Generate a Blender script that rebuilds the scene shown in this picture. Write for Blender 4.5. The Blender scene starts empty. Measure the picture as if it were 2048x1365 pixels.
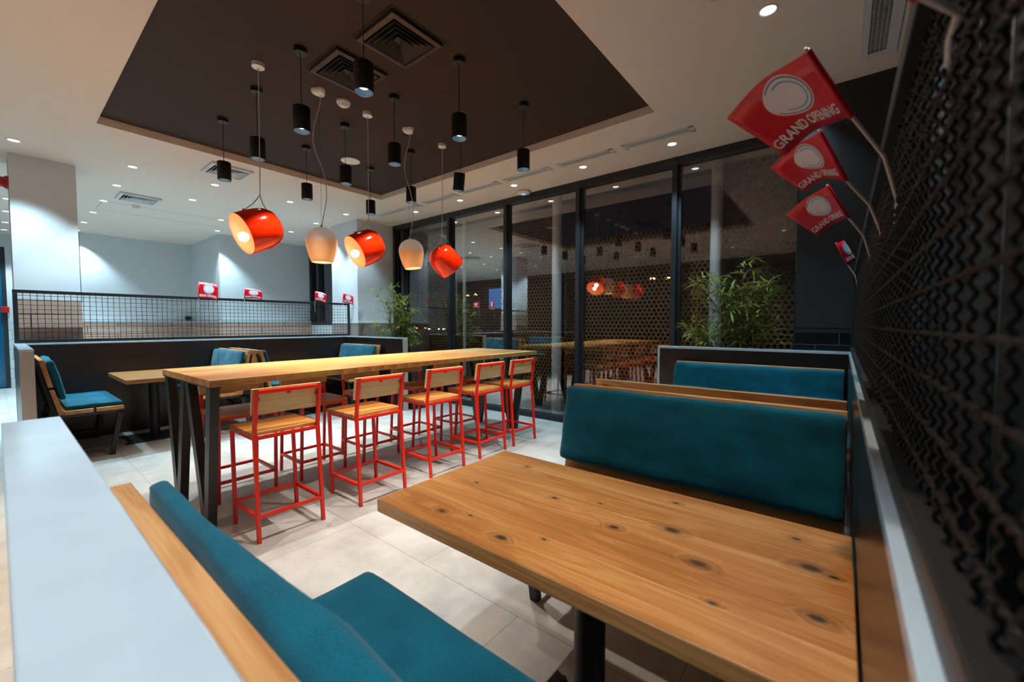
import bpy, bmesh, math, random
from mathutils import Vector, Matrix, noise
random.seed(7)
PI = math.pi
sc = bpy.context.scene
COL = sc.collection

# ------------------------------------------------------------------ camera, world, exposure
CAMH = 1.33
YAW, PITCH, ROLL = math.radians(38.6665), math.radians(-2.3648), math.radians(0.0188)
cam_data = bpy.data.cameras.new('camera')
cam_data.sensor_width = 36.0
cam_data.lens = 825.46 * 36.0 / 2048.0
cam_data.clip_start = 0.01
cam_data.clip_end = 300
cam_data.dof.use_dof = True
cam_data.dof.focus_distance = 3.0
cam_data.dof.aperture_fstop = 3.5
cam = bpy.data.objects.new('camera', cam_data)
COL.objects.link(cam)
fwd = Vector((-math.sin(YAW) * math.cos(PITCH), math.cos(YAW) * math.cos(PITCH), math.sin(PITCH)))
right = Vector((math.cos(YAW), math.sin(YAW), 0))
upv = right.cross(fwd)
r2 = math.cos(ROLL) * right + math.sin(ROLL) * upv
u2 = -math.sin(ROLL) * right + math.cos(ROLL) * upv
M = Matrix((r2, u2, -fwd)).transposed().to_4x4()
M.translation = Vector((0, 0, CAMH))
cam.matrix_world = M
sc.camera = cam

world = bpy.data.worlds.new('night')
sc.world = world
world.use_nodes = True
world.node_tree.nodes['Background'].inputs[0].default_value = (0.010, 0.013, 0.02, 1)
world.node_tree.nodes['Background'].inputs[1].default_value = 0.35

sc.view_settings.view_transform = 'Standard'
sc.view_settings.look = 'None'
sc.view_settings.gamma = 1
sc.view_settings.use_curve_mapping = False
sc.view_settings.exposure = 0.08

# light powers (W) in one place
P_CYL = 112.0       # black cylinder pendants, neutral
P_SHADE = .8      # warm bulbs in coloured pendants
P_COOL = 175.0      # cool recessed downlights
C_CYL = (1.0, 0.92, 0.82)
C_NEUT = (0.80, 0.92, 1.0)
C_NEUT2 = (1.0, .88, .72)
C_WARM = (1.0, 0.52, 0.22)
C_COOL = (0.56, 0.85, 1.0)

# ------------------------------------------------------------------ materials
def lin(c):
    return tuple((x / 12.92 if x <= 0.04045 else ((x + 0.055) / 1.055) ** 2.4) for x in c)

def rgb(r, g, b):
    return lin((r / 255, g / 255, b / 255)) + (1,)

def newmat(name):
    m = bpy.data.materials.new(name)
    m.use_nodes = True
    nt = m.node_tree
    b = nt.nodes['Principled BSDF']
    return m, nt, b

def N(nt, typ, **k):
    n = nt.nodes.new(typ)
    for a, v in k.items():
        setattr(n, a, v)
    return n

def objcoord(nt, scale=(1, 1, 1), loc=(0, 0, 0), rot=(0, 0, 0)):
    tc = N(nt, 'ShaderNodeTexCoord')
    mp = N(nt, 'ShaderNodeMapping')
    mp.inputs['Scale'].default_value = scale
    mp.inputs['Location'].default_value = loc
    mp.inputs['Rotation'].default_value = rot
    nt.links.new(tc.outputs['Object'], mp.inputs['Vector'])
    return mp.outputs['Vector']

def ramp(nt, fac, stops):
    r = N(nt, 'ShaderNodeValToRGB')
    e = r.color_ramp.elements
    while len(e) < len(stops):
        e.new(0.5)
    for i, (p, c) in enumerate(stops):
        e[i].position = p
        e[i].color = c if len(c) == 4 else tuple(c) + (1,)
    nt.links.new(fac, r.inputs[0])
    return r.outputs[0]

def bump(nt, b, h, strength=0.2, dist=0.01):
    n = N(nt, 'ShaderNodeBump')
    n.inputs['Strength'].default_value = strength
    n.inputs['Distance'].default_value = dist
    nt.links.new(h, n.inputs['Height'])
    nt.links.new(n.outputs[0], b.inputs['Normal'])

def simple(name, col, rough=0.5, metal=0.0, var=0.06, nscale=6.0, bmp=0.0, bscale=200, spec=0.5):
    m, nt, b = newmat(name)
    v = objcoord(nt)
    n = N(nt, 'ShaderNodeTexNoise')
    n.inputs['Scale'].default_value = nscale
    n.inputs['Detail'].default_value = 4
    nt.links.new(v, n.inputs['Vector'])
    c0 = tuple(x * (1 - var) for x in col[:3]) + (1,)
    c1 = tuple(min(1, x * (1 + var)) for x in col[:3]) + (1,)
    nt.links.new(ramp(nt, n.outputs[0], [(0.3, c0), (0.7, c1)]), b.inputs['Base Color'])
    b.inputs['Roughness'].default_value = rough
    b.inputs['Metallic'].default_value = metal
    b.inputs['Specular IOR Level'].default_value = spec
    if bmp:
        n2 = N(nt, 'ShaderNodeTexNoise')
        n2.inputs['Scale'].default_value = bscale
        nt.links.new(v, n2.inputs['Vector'])
        bump(nt, b, n2.outputs[0], bmp, 0.003)
    return m

def emit(name, col, strength):
    m, nt, b = newmat(name)
    b.inputs['Base Color'].default_value = (0.02, 0.02, 0.02, 1)
    b.inputs['Emission Color'].default_value = tuple(col[:3]) + (1,)
    b.inputs['Emission Strength'].default_value = strength
    return m

def wood(name, dark, mid, light, axis=0, plank=0.0, plank_axis=1, knots=(), rough=0.38, gscale=1.0, top_z=None, plank_off=0.0, pv=.16):
    """grain runs along axis; plank>0 adds glued board seams across plank_axis"""
    m, nt, b = newmat(name)
    L = nt.links.new
    tc = N(nt, 'ShaderNodeTexCoord')
    base = tc.outputs['Object']
    vec = base
    # per plank offset
    if plank:
        sep = N(nt, 'ShaderNodeSeparateXYZ'); L(base, sep.inputs[0])
        ad0 = N(nt, 'ShaderNodeMath', operation='ADD'); ad0.inputs[1].default_value = plank_off; L(sep.outputs[plank_axis], ad0.inputs[0])
        dv = N(nt, 'ShaderNodeMath', operation='DIVIDE'); dv.inputs[1].default_value = plank; L(ad0.outputs[0], dv.inputs[0])
        fl = N(nt, 'ShaderNodeMath', operation='FLOOR'); L(dv.outputs[0], fl.inputs[0])
        wn = N(nt, 'ShaderNodeTexWhiteNoise', noise_dimensions='1D'); L(fl.outputs[0], wn.inputs['W'])
        sc_ = N(nt, 'ShaderNodeVectorMath', operation='SCALE'); sc_.inputs['Scale'].default_value = 7.0; L(wn.outputs['Color'], sc_.inputs[0])
        ad = N(nt, 'ShaderNodeVectorMath', operation='ADD'); L(base, ad.inputs[0]); L(sc_.outputs[0], ad.inputs[1])
        vec = ad.outputs[0]
    s = [9.0, 9.0, 9.0]; s[axis] = 0.9
    s = [x * gscale for x in s]
    mp = N(nt, 'ShaderNodeMapping'); mp.inputs['Scale'].default_value = s; L(vec, mp.inputs['Vector'])
    # knots: local swirl + dark spots
    kfac = None
    if knots:
        for (kx, ky, kz, kr) in knots:
            vm = N(nt, 'ShaderNodeVectorMath', operation='SUBTRACT'); vm.inputs[1].default_value = (kx, ky, kz); L(base, vm.inputs[0])
            vs = N(nt, 'ShaderNodeVectorMath', operation='MULTIPLY')
            q = [1.0, 1.0, 1.0]; q[axis] = 0.62
            vs.inputs[1].default_value = q; L(vm.outputs[0], vs.inputs[0])
            ln = N(nt, 'ShaderNodeVectorMath', operation='LENGTH'); L(vs.outputs[0], ln.inputs[0])
            mr = N(nt, 'ShaderNodeMapRange', interpolation_type='SMOOTHSTEP'); mr.inputs[1].default_value = kr * 0.25; mr.inputs[2].default_value = kr * 2.6
            mr.inputs[3].default_value = 1.0; mr.inputs[4].default_value = 0.0; L(ln.outputs['Value'], mr.inputs[0])
            if kfac is None:
                kfac = mr.outputs[0]
            else:
                mx = N(nt, 'ShaderNodeMath', operation='MAXIMUM'); L(kfac, mx.inputs[0]); L(mr.outputs[0], mx.inputs[1]); kfac = mx.outputs[0]
    n1 = N(nt, 'ShaderNodeTexNoise'); n1.inputs['Scale'].default_value = 1.4; n1.inputs['Detail'].default_value = 5; n1.inputs['Distortion'].default_value = 0.8
    L(mp.outputs[0], n1.inputs['Vector'])
    sn = n1.outputs[0]
    if kfac is not None:
        km = N(nt, 'ShaderNodeMath', operation='MULTIPLY'); km.inputs[1].default_value = 0.35; L(kfac, km.inputs[0])
        ka = N(nt, 'ShaderNodeMath', operation='ADD'); L(sn, ka.inputs[0]); L(km.outputs[0], ka.inputs[1]); sn = ka.outputs[0]
    mu = N(nt, 'ShaderNodeMath', operation='MULTIPLY'); mu.inputs[1].default_value = 34.0; L(sn, mu.inputs[0])
    si = N(nt, 'ShaderNodeMath', operation='SINE'); L(mu.outputs[0], si.inputs[0])
    # fine fibres
    s2 = [160.0, 160.0, 160.0]; s2[axis] = 3.0
    mp2 = N(nt, 'ShaderNodeMapping'); mp2.inputs['Scale'].default_value = s2; L(vec, mp2.inputs['Vector'])
    n2 = N(nt, 'ShaderNodeTexNoise'); n2.inputs['Scale'].default_value = 1.0; n2.inputs['Detail'].default_value = 2; L(mp2.outputs[0], n2.inputs['Vector'])
    # large variation
    n3 = N(nt, 'ShaderNodeTexNoise'); n3.inputs['Scale'].default_value = 0.5; n3.inputs['Detail'].default_value = 2; L(mp.outputs[0], n3.inputs['Vector'])
    a1 = N(nt, 'ShaderNodeMath', operation='MULTIPLY_ADD'); a1.inputs[1].default_value = 0.07; a1.inputs[2].default_value = 0.0; L(si.outputs[0], a1.inputs[0])
    a2 = N(nt, 'ShaderNodeMath', operation='MULTIPLY_ADD'); a2.inputs[1].default_value = 0.30; L(n2.outputs[0], a2.inputs[0]); L(a1.outputs[0], a2.inputs[2])
    a3 = N(nt, 'ShaderNodeMath', operation='MULTIPLY_ADD'); a3.inputs[1].default_value = 0.75; L(n3.outputs[0], a3.inputs[0]); L(a2.outputs[0], a3.inputs[2])
    out = a3.outputs[0]
    if plank:
        pm = N(nt, 'ShaderNodeMath', operation='MULTIPLY_ADD'); pm.inputs[1].default_value = pv; pm.inputs[2].default_value = -pv / 2; L(wn.outputs['Value'], pm.inputs[0])
        pa = N(nt, 'ShaderNodeMath', operation='ADD'); L(out, pa.inputs[0]); L(pm.outputs[0], pa.inputs[1]); out = pa.outputs[0]
    c = ramp(nt, out, [(0.26, dark), (0.50, mid), (0.78, light)])
    if kfac is not None:
        r0 = ramp(nt, kfac, [(0.0, (0, 0, 0, 1)), (0.35, (0.12, 0.12, 0.12, 1)), (0.86, (0.35, 0.35, 0.35, 1)), (1.0, (0.92, 0.92, 0.92, 1))])
        mx = N(nt, 'ShaderNodeMix', data_type='RGBA'); L(r0, mx.inputs[0]); L(c, mx.inputs[6]); mx.inputs[7].default_value = (0.035, 0.02, 0.012, 1); c = mx.outputs[2]
    if plank:
        fr = N(nt, 'ShaderNodeMath', operation='FRACT'); L(dv.outputs[0], fr.inputs[0])
        pp = N(nt, 'ShaderNodeMath', operation='PINGPONG'); pp.inputs[1].default_value = 0.5; L(fr.outputs[0], pp.inputs[0])
        lt = N(nt, 'ShaderNodeMath', operation='LESS_THAN'); lt.inputs[1].default_value = 0.0009 / plank; L(pp.outputs[0], lt.inputs[0])
        mm = N(nt, 'ShaderNodeMath', operation='MULTIPLY'); mm.inputs[1].default_value = 0.45; L(lt.outputs[0], mm.inputs[0])
        mx2 = N(nt, 'ShaderNodeMix', data_type='RGBA'); L(mm.outputs[0], mx2.inputs[0]); L(c, mx2.inputs[6]); mx2.inputs[7].default_value = (0.03, 0.015, 0.006, 1); c = mx2.outputs[2]
    L(c, b.inputs['Base Color'])
    b.inputs['Roughness'].default_value = rough
    bump(nt, b, n2.outputs[0], 0.12, 0.002)
    return m

W_BAR = (rgb(168, 108, 52), rgb(212, 156, 86), rgb(238, 194, 124))
W_TAB = (rgb(150, 86, 34), rgb(196, 126, 62), rgb(226, 164, 100))
m_bar = wood('oiled_pine_bar', *W_BAR, axis=1, plank=0.12, plank_axis=0, pv=.34)
KN = [(-.956, .847, .013), (-.865, .88, .006), (-.709, .84, .016), (-.735, 1.146, .010), (-.596, 1.203, .006), (-.495, 1.084, .014), (-.359, 1.17, .020),
      (-.258, 1.045, .018), (-.044, 1.193, .022), (-.406, 1.358, .009), (-.082, 1.332, .010), (-1.031, 1.082, .008), (-.024, .993, .016), (-.985, 1.33, .008), (-.196, .912, .008), (-.613, .904, .006), (-.0, 1.18, .010)]
m_table = wood('oiled_pine_table', *W_TAB, axis=0, plank=0.134, plank_axis=1, knots=[(x, y, 0.75, r) for x, y, r in KN], rough=0.33, gscale=1.1, plank_off=0.03)
m_small = wood('oiled_pine_small_table', rgb(120, 74, 38), rgb(158, 104, 58), rgb(188, 132, 80), axis=1, plank=0.15, plank_axis=0, rough=0.35)
m_benchwood = wood('bench_pine', rgb(160, 100, 50), rgb(200, 140, 82), rgb(230, 180, 124), axis=0, rough=0.45)
m_stoolwood = wood('stool_pine', rgb(150, 92, 36), rgb(198, 138, 66), rgb(232, 184, 108), axis=1, plank=0.128, plank_axis=0, rough=0.45, pv=.5, plank_off=.07)
m_stoolback = wood('stool_back_pine', rgb(190, 144, 88), rgb(222, 182, 122), rgb(236, 202, 150), axis=1, rough=0.5, knots=[(0.0, 0.03, 0.86, 0.009)])
m_red = simple('red_powder_coat', rgb(224, 36, 10), rough=0.38, var=0.05)
m_black = simple('black_powder_coat', rgb(30, 30, 31), rough=0.42, var=0.08)
m_blackm = simple('matt_black_metal', rgb(24, 23, 23), rough=0.5, var=0.08)
m_wire = simple('black_steel_wire', rgb(22, 21, 21), rough=0.38, var=0.1, metal=0.3)
m_grey_steel = simple('dark_grey_steel', rgb(62, 58, 55), rough=0.4, metal=0.5)
m_laminate = simple('dark_brown_laminate', rgb(38, 29, 27), rough=0.28, var=0.1, nscale=40)
m_ledge = simple('white_quartz', rgb(186, 202, 212), rough=0.16, var=0.05, nscale=9)
m_endpanel = simple('speckled_grey_quartz', rgb(178, 168, 164), rough=0.45, var=0.10, nscale=140)
m_frame = simple('anthracite_window_frame', rgb(42, 46, 50), rough=0.38, var=0.04, metal=0.2)
m_wall = simple('white_plaster', rgb(205, 208, 212), rough=0.85, var=0.02, bmp=0.05)
m_ceil = simple('white_ceiling_paint', rgb(224, 207, 193), rough=0.9, var=0.015)
m_darkceil = simple('dark_brown_ceiling_paint', rgb(50, 32, 18), rough=0.8, var=0.05)
m_blackwall = simple('black_wall_paint', rgb(34, 37, 41), rough=0.55, var=0.04)
m_whitepl = simple('white_plastic', rgb(225, 220, 212), rough=0.45, var=0.02)
m_greyvent = simple('white_vent_metal', rgb(205, 203, 200), rough=0.5, var=0.02)
m_darkvent = simple('brown_painted_vent_metal', rgb(66, 50, 38), rough=0.5, var=0.04)
m_void = simple('dark_duct', rgb(9, 8, 8), rough=0.9, var=0.1)
m_cord_w = simple('white_cable', rgb(215, 205, 198), rough=0.5)
m_stick = simple('white_plastic_stick', rgb(205, 192, 184), rough=0.4)
m_flag = simple('red_flag_paper', rgb(214, 6, 30), rough=0.32, var=0.04)
m_print = simple('white_print', rgb(232, 226, 232), rough=0.45, var=0.02)
m_blue = simple('light_blue_print', rgb(70, 160, 205), rough=0.45, var=0.02)
m_navy = simple('dark_grey_print', rgb(40, 48, 62), rough=0.45, var=0.02)
m_pole = simple('grey_painted_steel', rgb(205, 210, 214), rough=0.45, var=0.05)
m_chrome = simple('satin_chrome', rgb(170, 175, 180), rough=0.25, metal=0.9)
m_planter = simple('dark_planter_box', rgb(40, 34, 32), rough=0.6)
m_brass = simple('brass_metal', rgb(190, 150, 70), rough=0.25, metal=1.0)
m_soil = simple('dark_soil', rgb(38, 28, 20), rough=0.95, bmp=0.5, bscale=60)
m_fire = simple('red_plastic', rgb(170, 14, 14), rough=0.35)
m_ground = simple('dark_asphalt', rgb(60, 58, 56), rough=0.9, bmp=0.3)
m_stem = simple('bamboo_stem', rgb(92, 84, 50), rough=0.6)
m_leaf = simple('bamboo_leaf', rgb(158, 172, 78), rough=0.45, var=0.35, nscale=14)
m_backwall = simple('dark_brown_back_wall', rgb(58, 46, 40), rough=0.7)

def leafmat():
    m, nt, b = newmat('bamboo_leaf_translucent')
    L = nt.links.new
    v = objcoord(nt)
    n = N(nt, 'ShaderNodeTexNoise'); n.inputs['Scale'].default_value = 11; L(v, n.inputs['Vector'])
    c = ramp(nt, n.outputs[0], [(0.3, rgb(92, 112, 56)), (0.5, rgb(136, 142, 54)), (0.7, rgb(172, 164, 76))])
    L(c, b.inputs['Base Color']); b.inputs['Roughness'].default_value = 0.45
    tl = N(nt, 'ShaderNodeBsdfTranslucent'); L(c, tl.inputs[0])
    mx = N(nt, 'ShaderNodeMixShader'); mx.inputs[0].default_value = 0.35
    L(b.outputs[0], mx.inputs[1]); L(tl.outputs[0], mx.inputs[2]); L(mx.outputs[0], nt.nodes['Material Output'].inputs[0])
    return m
m_leaf = leafmat()

def fabric():
    m, nt, b = newmat('teal_upholstery')
    L = nt.links.new
    v = objcoord(nt)
    n = N(nt, 'ShaderNodeTexNoise'); n.inputs['Scale'].default_value = 420; n.inputs['Detail'].default_value = 3; L(v, n.inputs['Vector'])
    n2 = N(nt, 'ShaderNodeTexNoise'); n2.inputs['Scale'].default_value = 7; n2.inputs['Detail'].default_value = 3; L(v, n2.inputs['Vector'])
    a = N(nt, 'ShaderNodeMath', operation='MULTIPLY_ADD'); a.inputs[1].default_value = 0.6; L(n.outputs[0], a.inputs[0])
    m2 = N(nt, 'ShaderNodeMath', operation='MULTIPLY'); m2.inputs[1].default_value = 0.4; L(n2.outputs[0], m2.inputs[0]); L(m2.outputs[0], a.inputs[2])
    L(ramp(nt, a.outputs[0], [(0.32, rgb(0, 66, 84)), (0.68, rgb(2, 108, 130))]), b.inputs['Base Color'])
    b.inputs['Roughness'].default_value = 0.92
    b.inputs['Sheen Weight'].default_value = 0.15
    b.inputs['Specular IOR Level'].default_value = 0.2
    bump(nt, b, n.outputs[0], 0.35, 0.002)
    return m
m_fabric = fabric()

def floor_mat():
    m, nt, b = newmat('greige_stone_tiles')
    L = nt.links.new
    v = objcoord(nt, loc=(1.12, -1.44 + 0.68 * 8, 0))
    br = N(nt, 'ShaderNodeTexBrick')
    br.offset = 0.5
    br.inputs['Scale'].default_value = 1.0
    br.inputs['Brick Width'].default_value = 1.36
    br.inputs['Row Height'].default_value = 0.68
    br.inputs['Mortar Size'].default_value = 0.0018
    br.inputs['Mortar Smooth'].default_value = 0.1
    br.inputs['Color1'].default_value = (1, 1, 1, 1); br.inputs['Color2'].default_value = (0.9, 0.9, 0.9, 1); br.inputs['Mortar'].default_value = (0.45, 0.43, 0.4, 1)
    L(v, br.inputs['Vector'])
    n = N(nt, 'ShaderNodeTexNoise'); n.inputs['Scale'].default_value = 3.0; n.inputs['Detail'].default_value = 8; n.inputs['Roughness'].default_value = 0.65; L(v, n.inputs['Vector'])
    n2 = N(nt, 'ShaderNodeTexNoise'); n2.inputs['Scale'].default_value = 120; n2.inputs['Detail'].default_value = 2; L(v, n2.inputs['Vector'])
    c = ramp(nt, n.outputs[0], [(0.3, rgb(158, 156, 152)), (0.55, rgb(184, 181, 176)), (0.75, rgb(200, 197, 192))])
    mx = N(nt, 'ShaderNodeMix', data_type='RGBA', blend_type='MULTIPLY'); mx.inputs[0].default_value = 1.0; L(c, mx.inputs[6]); L(br.outputs['Color'], mx.inputs[7])
    mx2 = N(nt, 'ShaderNodeMix', data_type='RGBA', blend_type='MULTIPLY'); mx2.inputs[0].default_value = 0.6; L(mx.outputs[2], mx2.inputs[6])
    L(ramp(nt, n2.outputs[0], [(0.3, (0.86, 0.86, 0.86, 1)), (0.6, (1, 1, 1, 1))]), mx2.inputs[7])
    L(mx2.outputs[2], b.inputs['Base Color'])
    b.inputs['Roughness'].default_value = 0.48
    bump(nt, b, n2.outputs[0], 0.08, 0.002)
    return m
m_floor = floor_mat()

def tile_mat(name, c1, c2, mortar, w, h, ms, uaxis=0, rough=0.25, offz=0.0):
    """brick pattern on vertical faces: u = x+y, v = z"""
    m, nt, b = newmat(name)
    L = nt.links.new
    tc = N(nt, 'ShaderNodeTexCoord')
    sp = N(nt, 'ShaderNodeSeparateXYZ'); L(tc.outputs['Object'], sp.inputs[0])
    ad = N(nt, 'ShaderNodeMath', operation='ADD'); L(sp.outputs[0], ad.inputs[0]); L(sp.outputs[1], ad.inputs[1])
    az = N(nt, 'ShaderNodeMath', operation='ADD'); az.inputs[1].default_value = offz; L(sp.outputs[2], az.inputs[0])
    cb = N(nt, 'ShaderNodeCombineXYZ'); L(ad.outputs[0], cb.inputs[0]); L(az.outputs[0], cb.inputs[1])
    br = N(nt, 'ShaderNodeTexBrick'); br.offset = 0.5
    br.inputs['Scale'].default_value = 1.0
    br.inputs['Brick Width'].default_value = w; br.inputs['Row Height'].default_value = h
    br.inputs['Mortar Size'].default_value = ms
    br.inputs['Color1'].default_value = c1; br.inputs['Color2'].default_value = c2; br.inputs['Mortar'].default_value = mortar
    L(cb.outputs[0], br.inputs['Vector'])
    n = N(nt, 'ShaderNodeTexNoise'); n.inputs['Scale'].default_value = 30; n.inputs['Detail'].default_value = 4; L(tc.outputs['Object'], n.inputs['Vector'])
    mx = N(nt, 'ShaderNodeMix', data_type='RGBA', blend_type='MULTIPLY'); mx.inputs[0].default_value = 0.5
    L(br.outputs['Color'], mx.inputs[6]); L(ramp(nt, n.outputs[0], [(0.3, (0.75, 0.75, 0.75, 1)), (0.7, (1, 1, 1, 1))]), mx.inputs[7])
    L(mx.outputs[2], b.inputs['Base Color'])
    b.inputs['Roughness'].default_value = rough
    return m
m_woodwall = tile_mat('wood_look_wall_tiles', rgb(198, 164, 146), rgb(182, 148, 130), rgb(70, 56, 50), 0.9, 0.16, 0.006, rough=0.55)
m_whitetile = tile_mat('white_wall_tiles', rgb(205, 212, 214), rgb(198, 206, 208), rgb(120, 128, 130), 0.3, 0.2, 0.004)
m_blacktile = tile_mat('black_wall_tiles', rgb(20, 22, 25), rgb(17, 19, 22), rgb(78, 84, 90), 0.3, 0.10, 0.003, offz=-1.266 + 1.3)

def glass_mat(name, tint, refl=0.10, gain=1.6):
    m, nt, b = newmat(name)
    L = nt.links.new
    nt.nodes.remove(b)
    out = nt.nodes['Material Output']
    tr = N(nt, 'ShaderNodeBsdfTransparent'); tr.inputs[0].default_value = tint
    gl = N(nt, 'ShaderNodeBsdfGlossy'); gl.inputs['Roughness'].default_value = 0.0; gl.inputs['Color'].default_value = (1, 1, 1, 1)
    fr = N(nt, 'ShaderNodeFresnel'); fr.inputs[0].default_value = 1.5
    ma = N(nt, 'ShaderNodeMath', operation='MULTIPLY_ADD'); ma.inputs[1].default_value = gain; ma.inputs[2].default_value = refl; L(fr.outputs[0], ma.inputs[0])
    mi = N(nt, 'ShaderNodeMath', operation='MINIMUM'); mi.inputs[1].default_value = 0.42; L(ma.outputs[0], mi.inputs[0])
    # clean side only: a single-sided reflection off the room face of the pane
    mx = N(nt, 'ShaderNodeMixShader'); L(mi.outputs[0], mx.inputs[0]); L(tr.outputs[0], mx.inputs[1]); L(gl.outputs[0], mx.inputs[2])
    L(mx.outputs[0], out.inputs[0])
    return m
m_glass = glass_mat('tinted_window_glass', (0.80, 0.78, 0.75, 1), 0.11, 1.0)
m_bluepane = simple('blue_lit_glass_door', rgb(10, 92, 130), rough=0.08)  # blue light beyond the door painted as the pane's own colour

def perforated():
    m, nt, b = newmat('perforated_steel_sheet')
    L = nt.links.new
    b.inputs['Base Color'].default_value = rgb(126, 90, 50)
    b.inputs['Roughness'].default_value = 0.5
    tc = N(nt, 'ShaderNodeTexCoord')
    sp = N(nt, 'ShaderNodeSeparateXYZ'); L(tc.outputs['Object'], sp.inputs[0])
    cb = N(nt, 'ShaderNodeCombineXYZ'); L(sp.outputs[0], cb.inputs[0]); L(sp.outputs[2], cb.inputs[1])
    P = 0.060
    s = N(nt, 'ShaderNodeVectorMath', operation='SCALE'); s.inputs['Scale'].default_value = 1 / P; L(cb.outputs[0], s.inputs[0])
    def lat(off):
        a = N(nt, 'ShaderNodeVectorMath', operation='ADD'); a.inputs[1].default_value = off; L(s.outputs[0], a.inputs[0])
        mo = N(nt, 'ShaderNodeVectorMath', operation='MODULO'); mo.inputs[1].default_value = (1, math.sqrt(3), 1); L(a.outputs[0], mo.inputs[0])
        su = N(nt, 'ShaderNodeVectorMath', operation='SUBTRACT'); su.inputs[1].default_value = (0.5, math.sqrt(3) / 2, 0); L(mo.outputs[0], su.inputs[0])
        ln = N(nt, 'ShaderNodeVectorMath', operation='LENGTH'); L(su.outputs[0], ln.inputs[0])
        return ln.outputs['Value']
    d1 = lat((1000, math.sqrt(3) * 600, 0)); d2 = lat((1000.5, math.sqrt(3) * 600.5, 0))
    mn = N(nt, 'ShaderNodeMath', operation='MINIMUM'); L(d1, mn.inputs[0]); L(d2, mn.inputs[1])
    gt = N(nt, 'ShaderNodeMath', operation='GREATER_THAN'); gt.inputs[1].default_value = 0.36; L(mn.outputs[0], gt.inputs[0])
    L(gt.outputs[0], b.inputs['Alpha'])
    return m
m_perf = perforated()

def shade_white():
    m, nt, b = newmat('frosted_glass_painted_glow')
    L = nt.links.new
    tc = N(nt, 'ShaderNodeTexCoord'); sp = N(nt, 'ShaderNodeSeparateXYZ'); L(tc.outputs['Object'], sp.inputs[0])
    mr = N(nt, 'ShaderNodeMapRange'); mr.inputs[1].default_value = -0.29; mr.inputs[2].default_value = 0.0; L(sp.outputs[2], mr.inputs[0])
    L(ramp(nt, mr.outputs[0], [(0.0, rgb(242, 212, 172)), (0.54, rgb(234, 204, 164)), (0.68, rgb(232, 232, 236)), (1.0, rgb(242, 246, 252))]), b.inputs['Base Color'])  # warm bulb glow painted into the lower glass, whiter towards the top
    b.inputs['Roughness'].default_value = 0.35
    b.inputs['Subsurface Weight'].default_value = 0.0
    # thin translucent glass
    tl = N(nt, 'ShaderNodeBsdfTranslucent'); L(b.inputs['Base Color'].links[0].from_socket, tl.inputs[0])
    mx = N(nt, 'ShaderNodeMixShader'); mx.inputs[0].default_value = 0.35
    out = nt.nodes['Material Output']
    L(b.outputs[0], mx.inputs[1]); L(tl.outputs[0], mx.inputs[2]); L(mx.outputs[0], out.inputs[0])
    return m
m_white_shade = shade_white()
m_orange = simple('glossy_orange_red_lacquer', rgb(240, 44, 6), rough=0.12, var=0.02)
m_liner = simple('inner_lacquer_painted_glow', rgb(246, 140, 92), rough=0.4, var=0.02)  # warm bulb light on white lacquer put into the peach base colour
m_bulb_glare = emit('warm_bulb_glare', (1.0, 0.82, 0.6), 14.0)
m_bulb_soft = emit('soft_bulb', (1.0, 0.7, 0.4), 1.0)
m_led = emit('led_emitter', (0.85, 0.95, 1.0), 26.0)
m_led_dim = emit('recessed_led_emitter', (0.9, 0.97, 1.0), 5.0)
m_cyl_in = simple('blue_grey_reflector', rgb(84, 108, 124), rough=0.35, metal=0.5)
m_screen = emit('blue_menu_screen', (0.08, 0.25, 0.7), .9)
m_sodium = emit('sodium_lamp', (1.0, 0.45, 0.1), 40.0)
m_head = emit('car_headlight', (0.85, 0.95, 1.0), 40.0)
m_tail = emit('car_tail_light', (1.0, 0.06, 0.03), 14.0)
m_callpt = simple('red_call_point', rgb(200, 16, 20), rough=0.3)
m_carpaint = simple('dark_car_paint', rgb(30, 32, 36), rough=0.25)
m_rubber = simple('black_rubber', rgb(16, 16, 16), rough=0.8)

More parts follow.
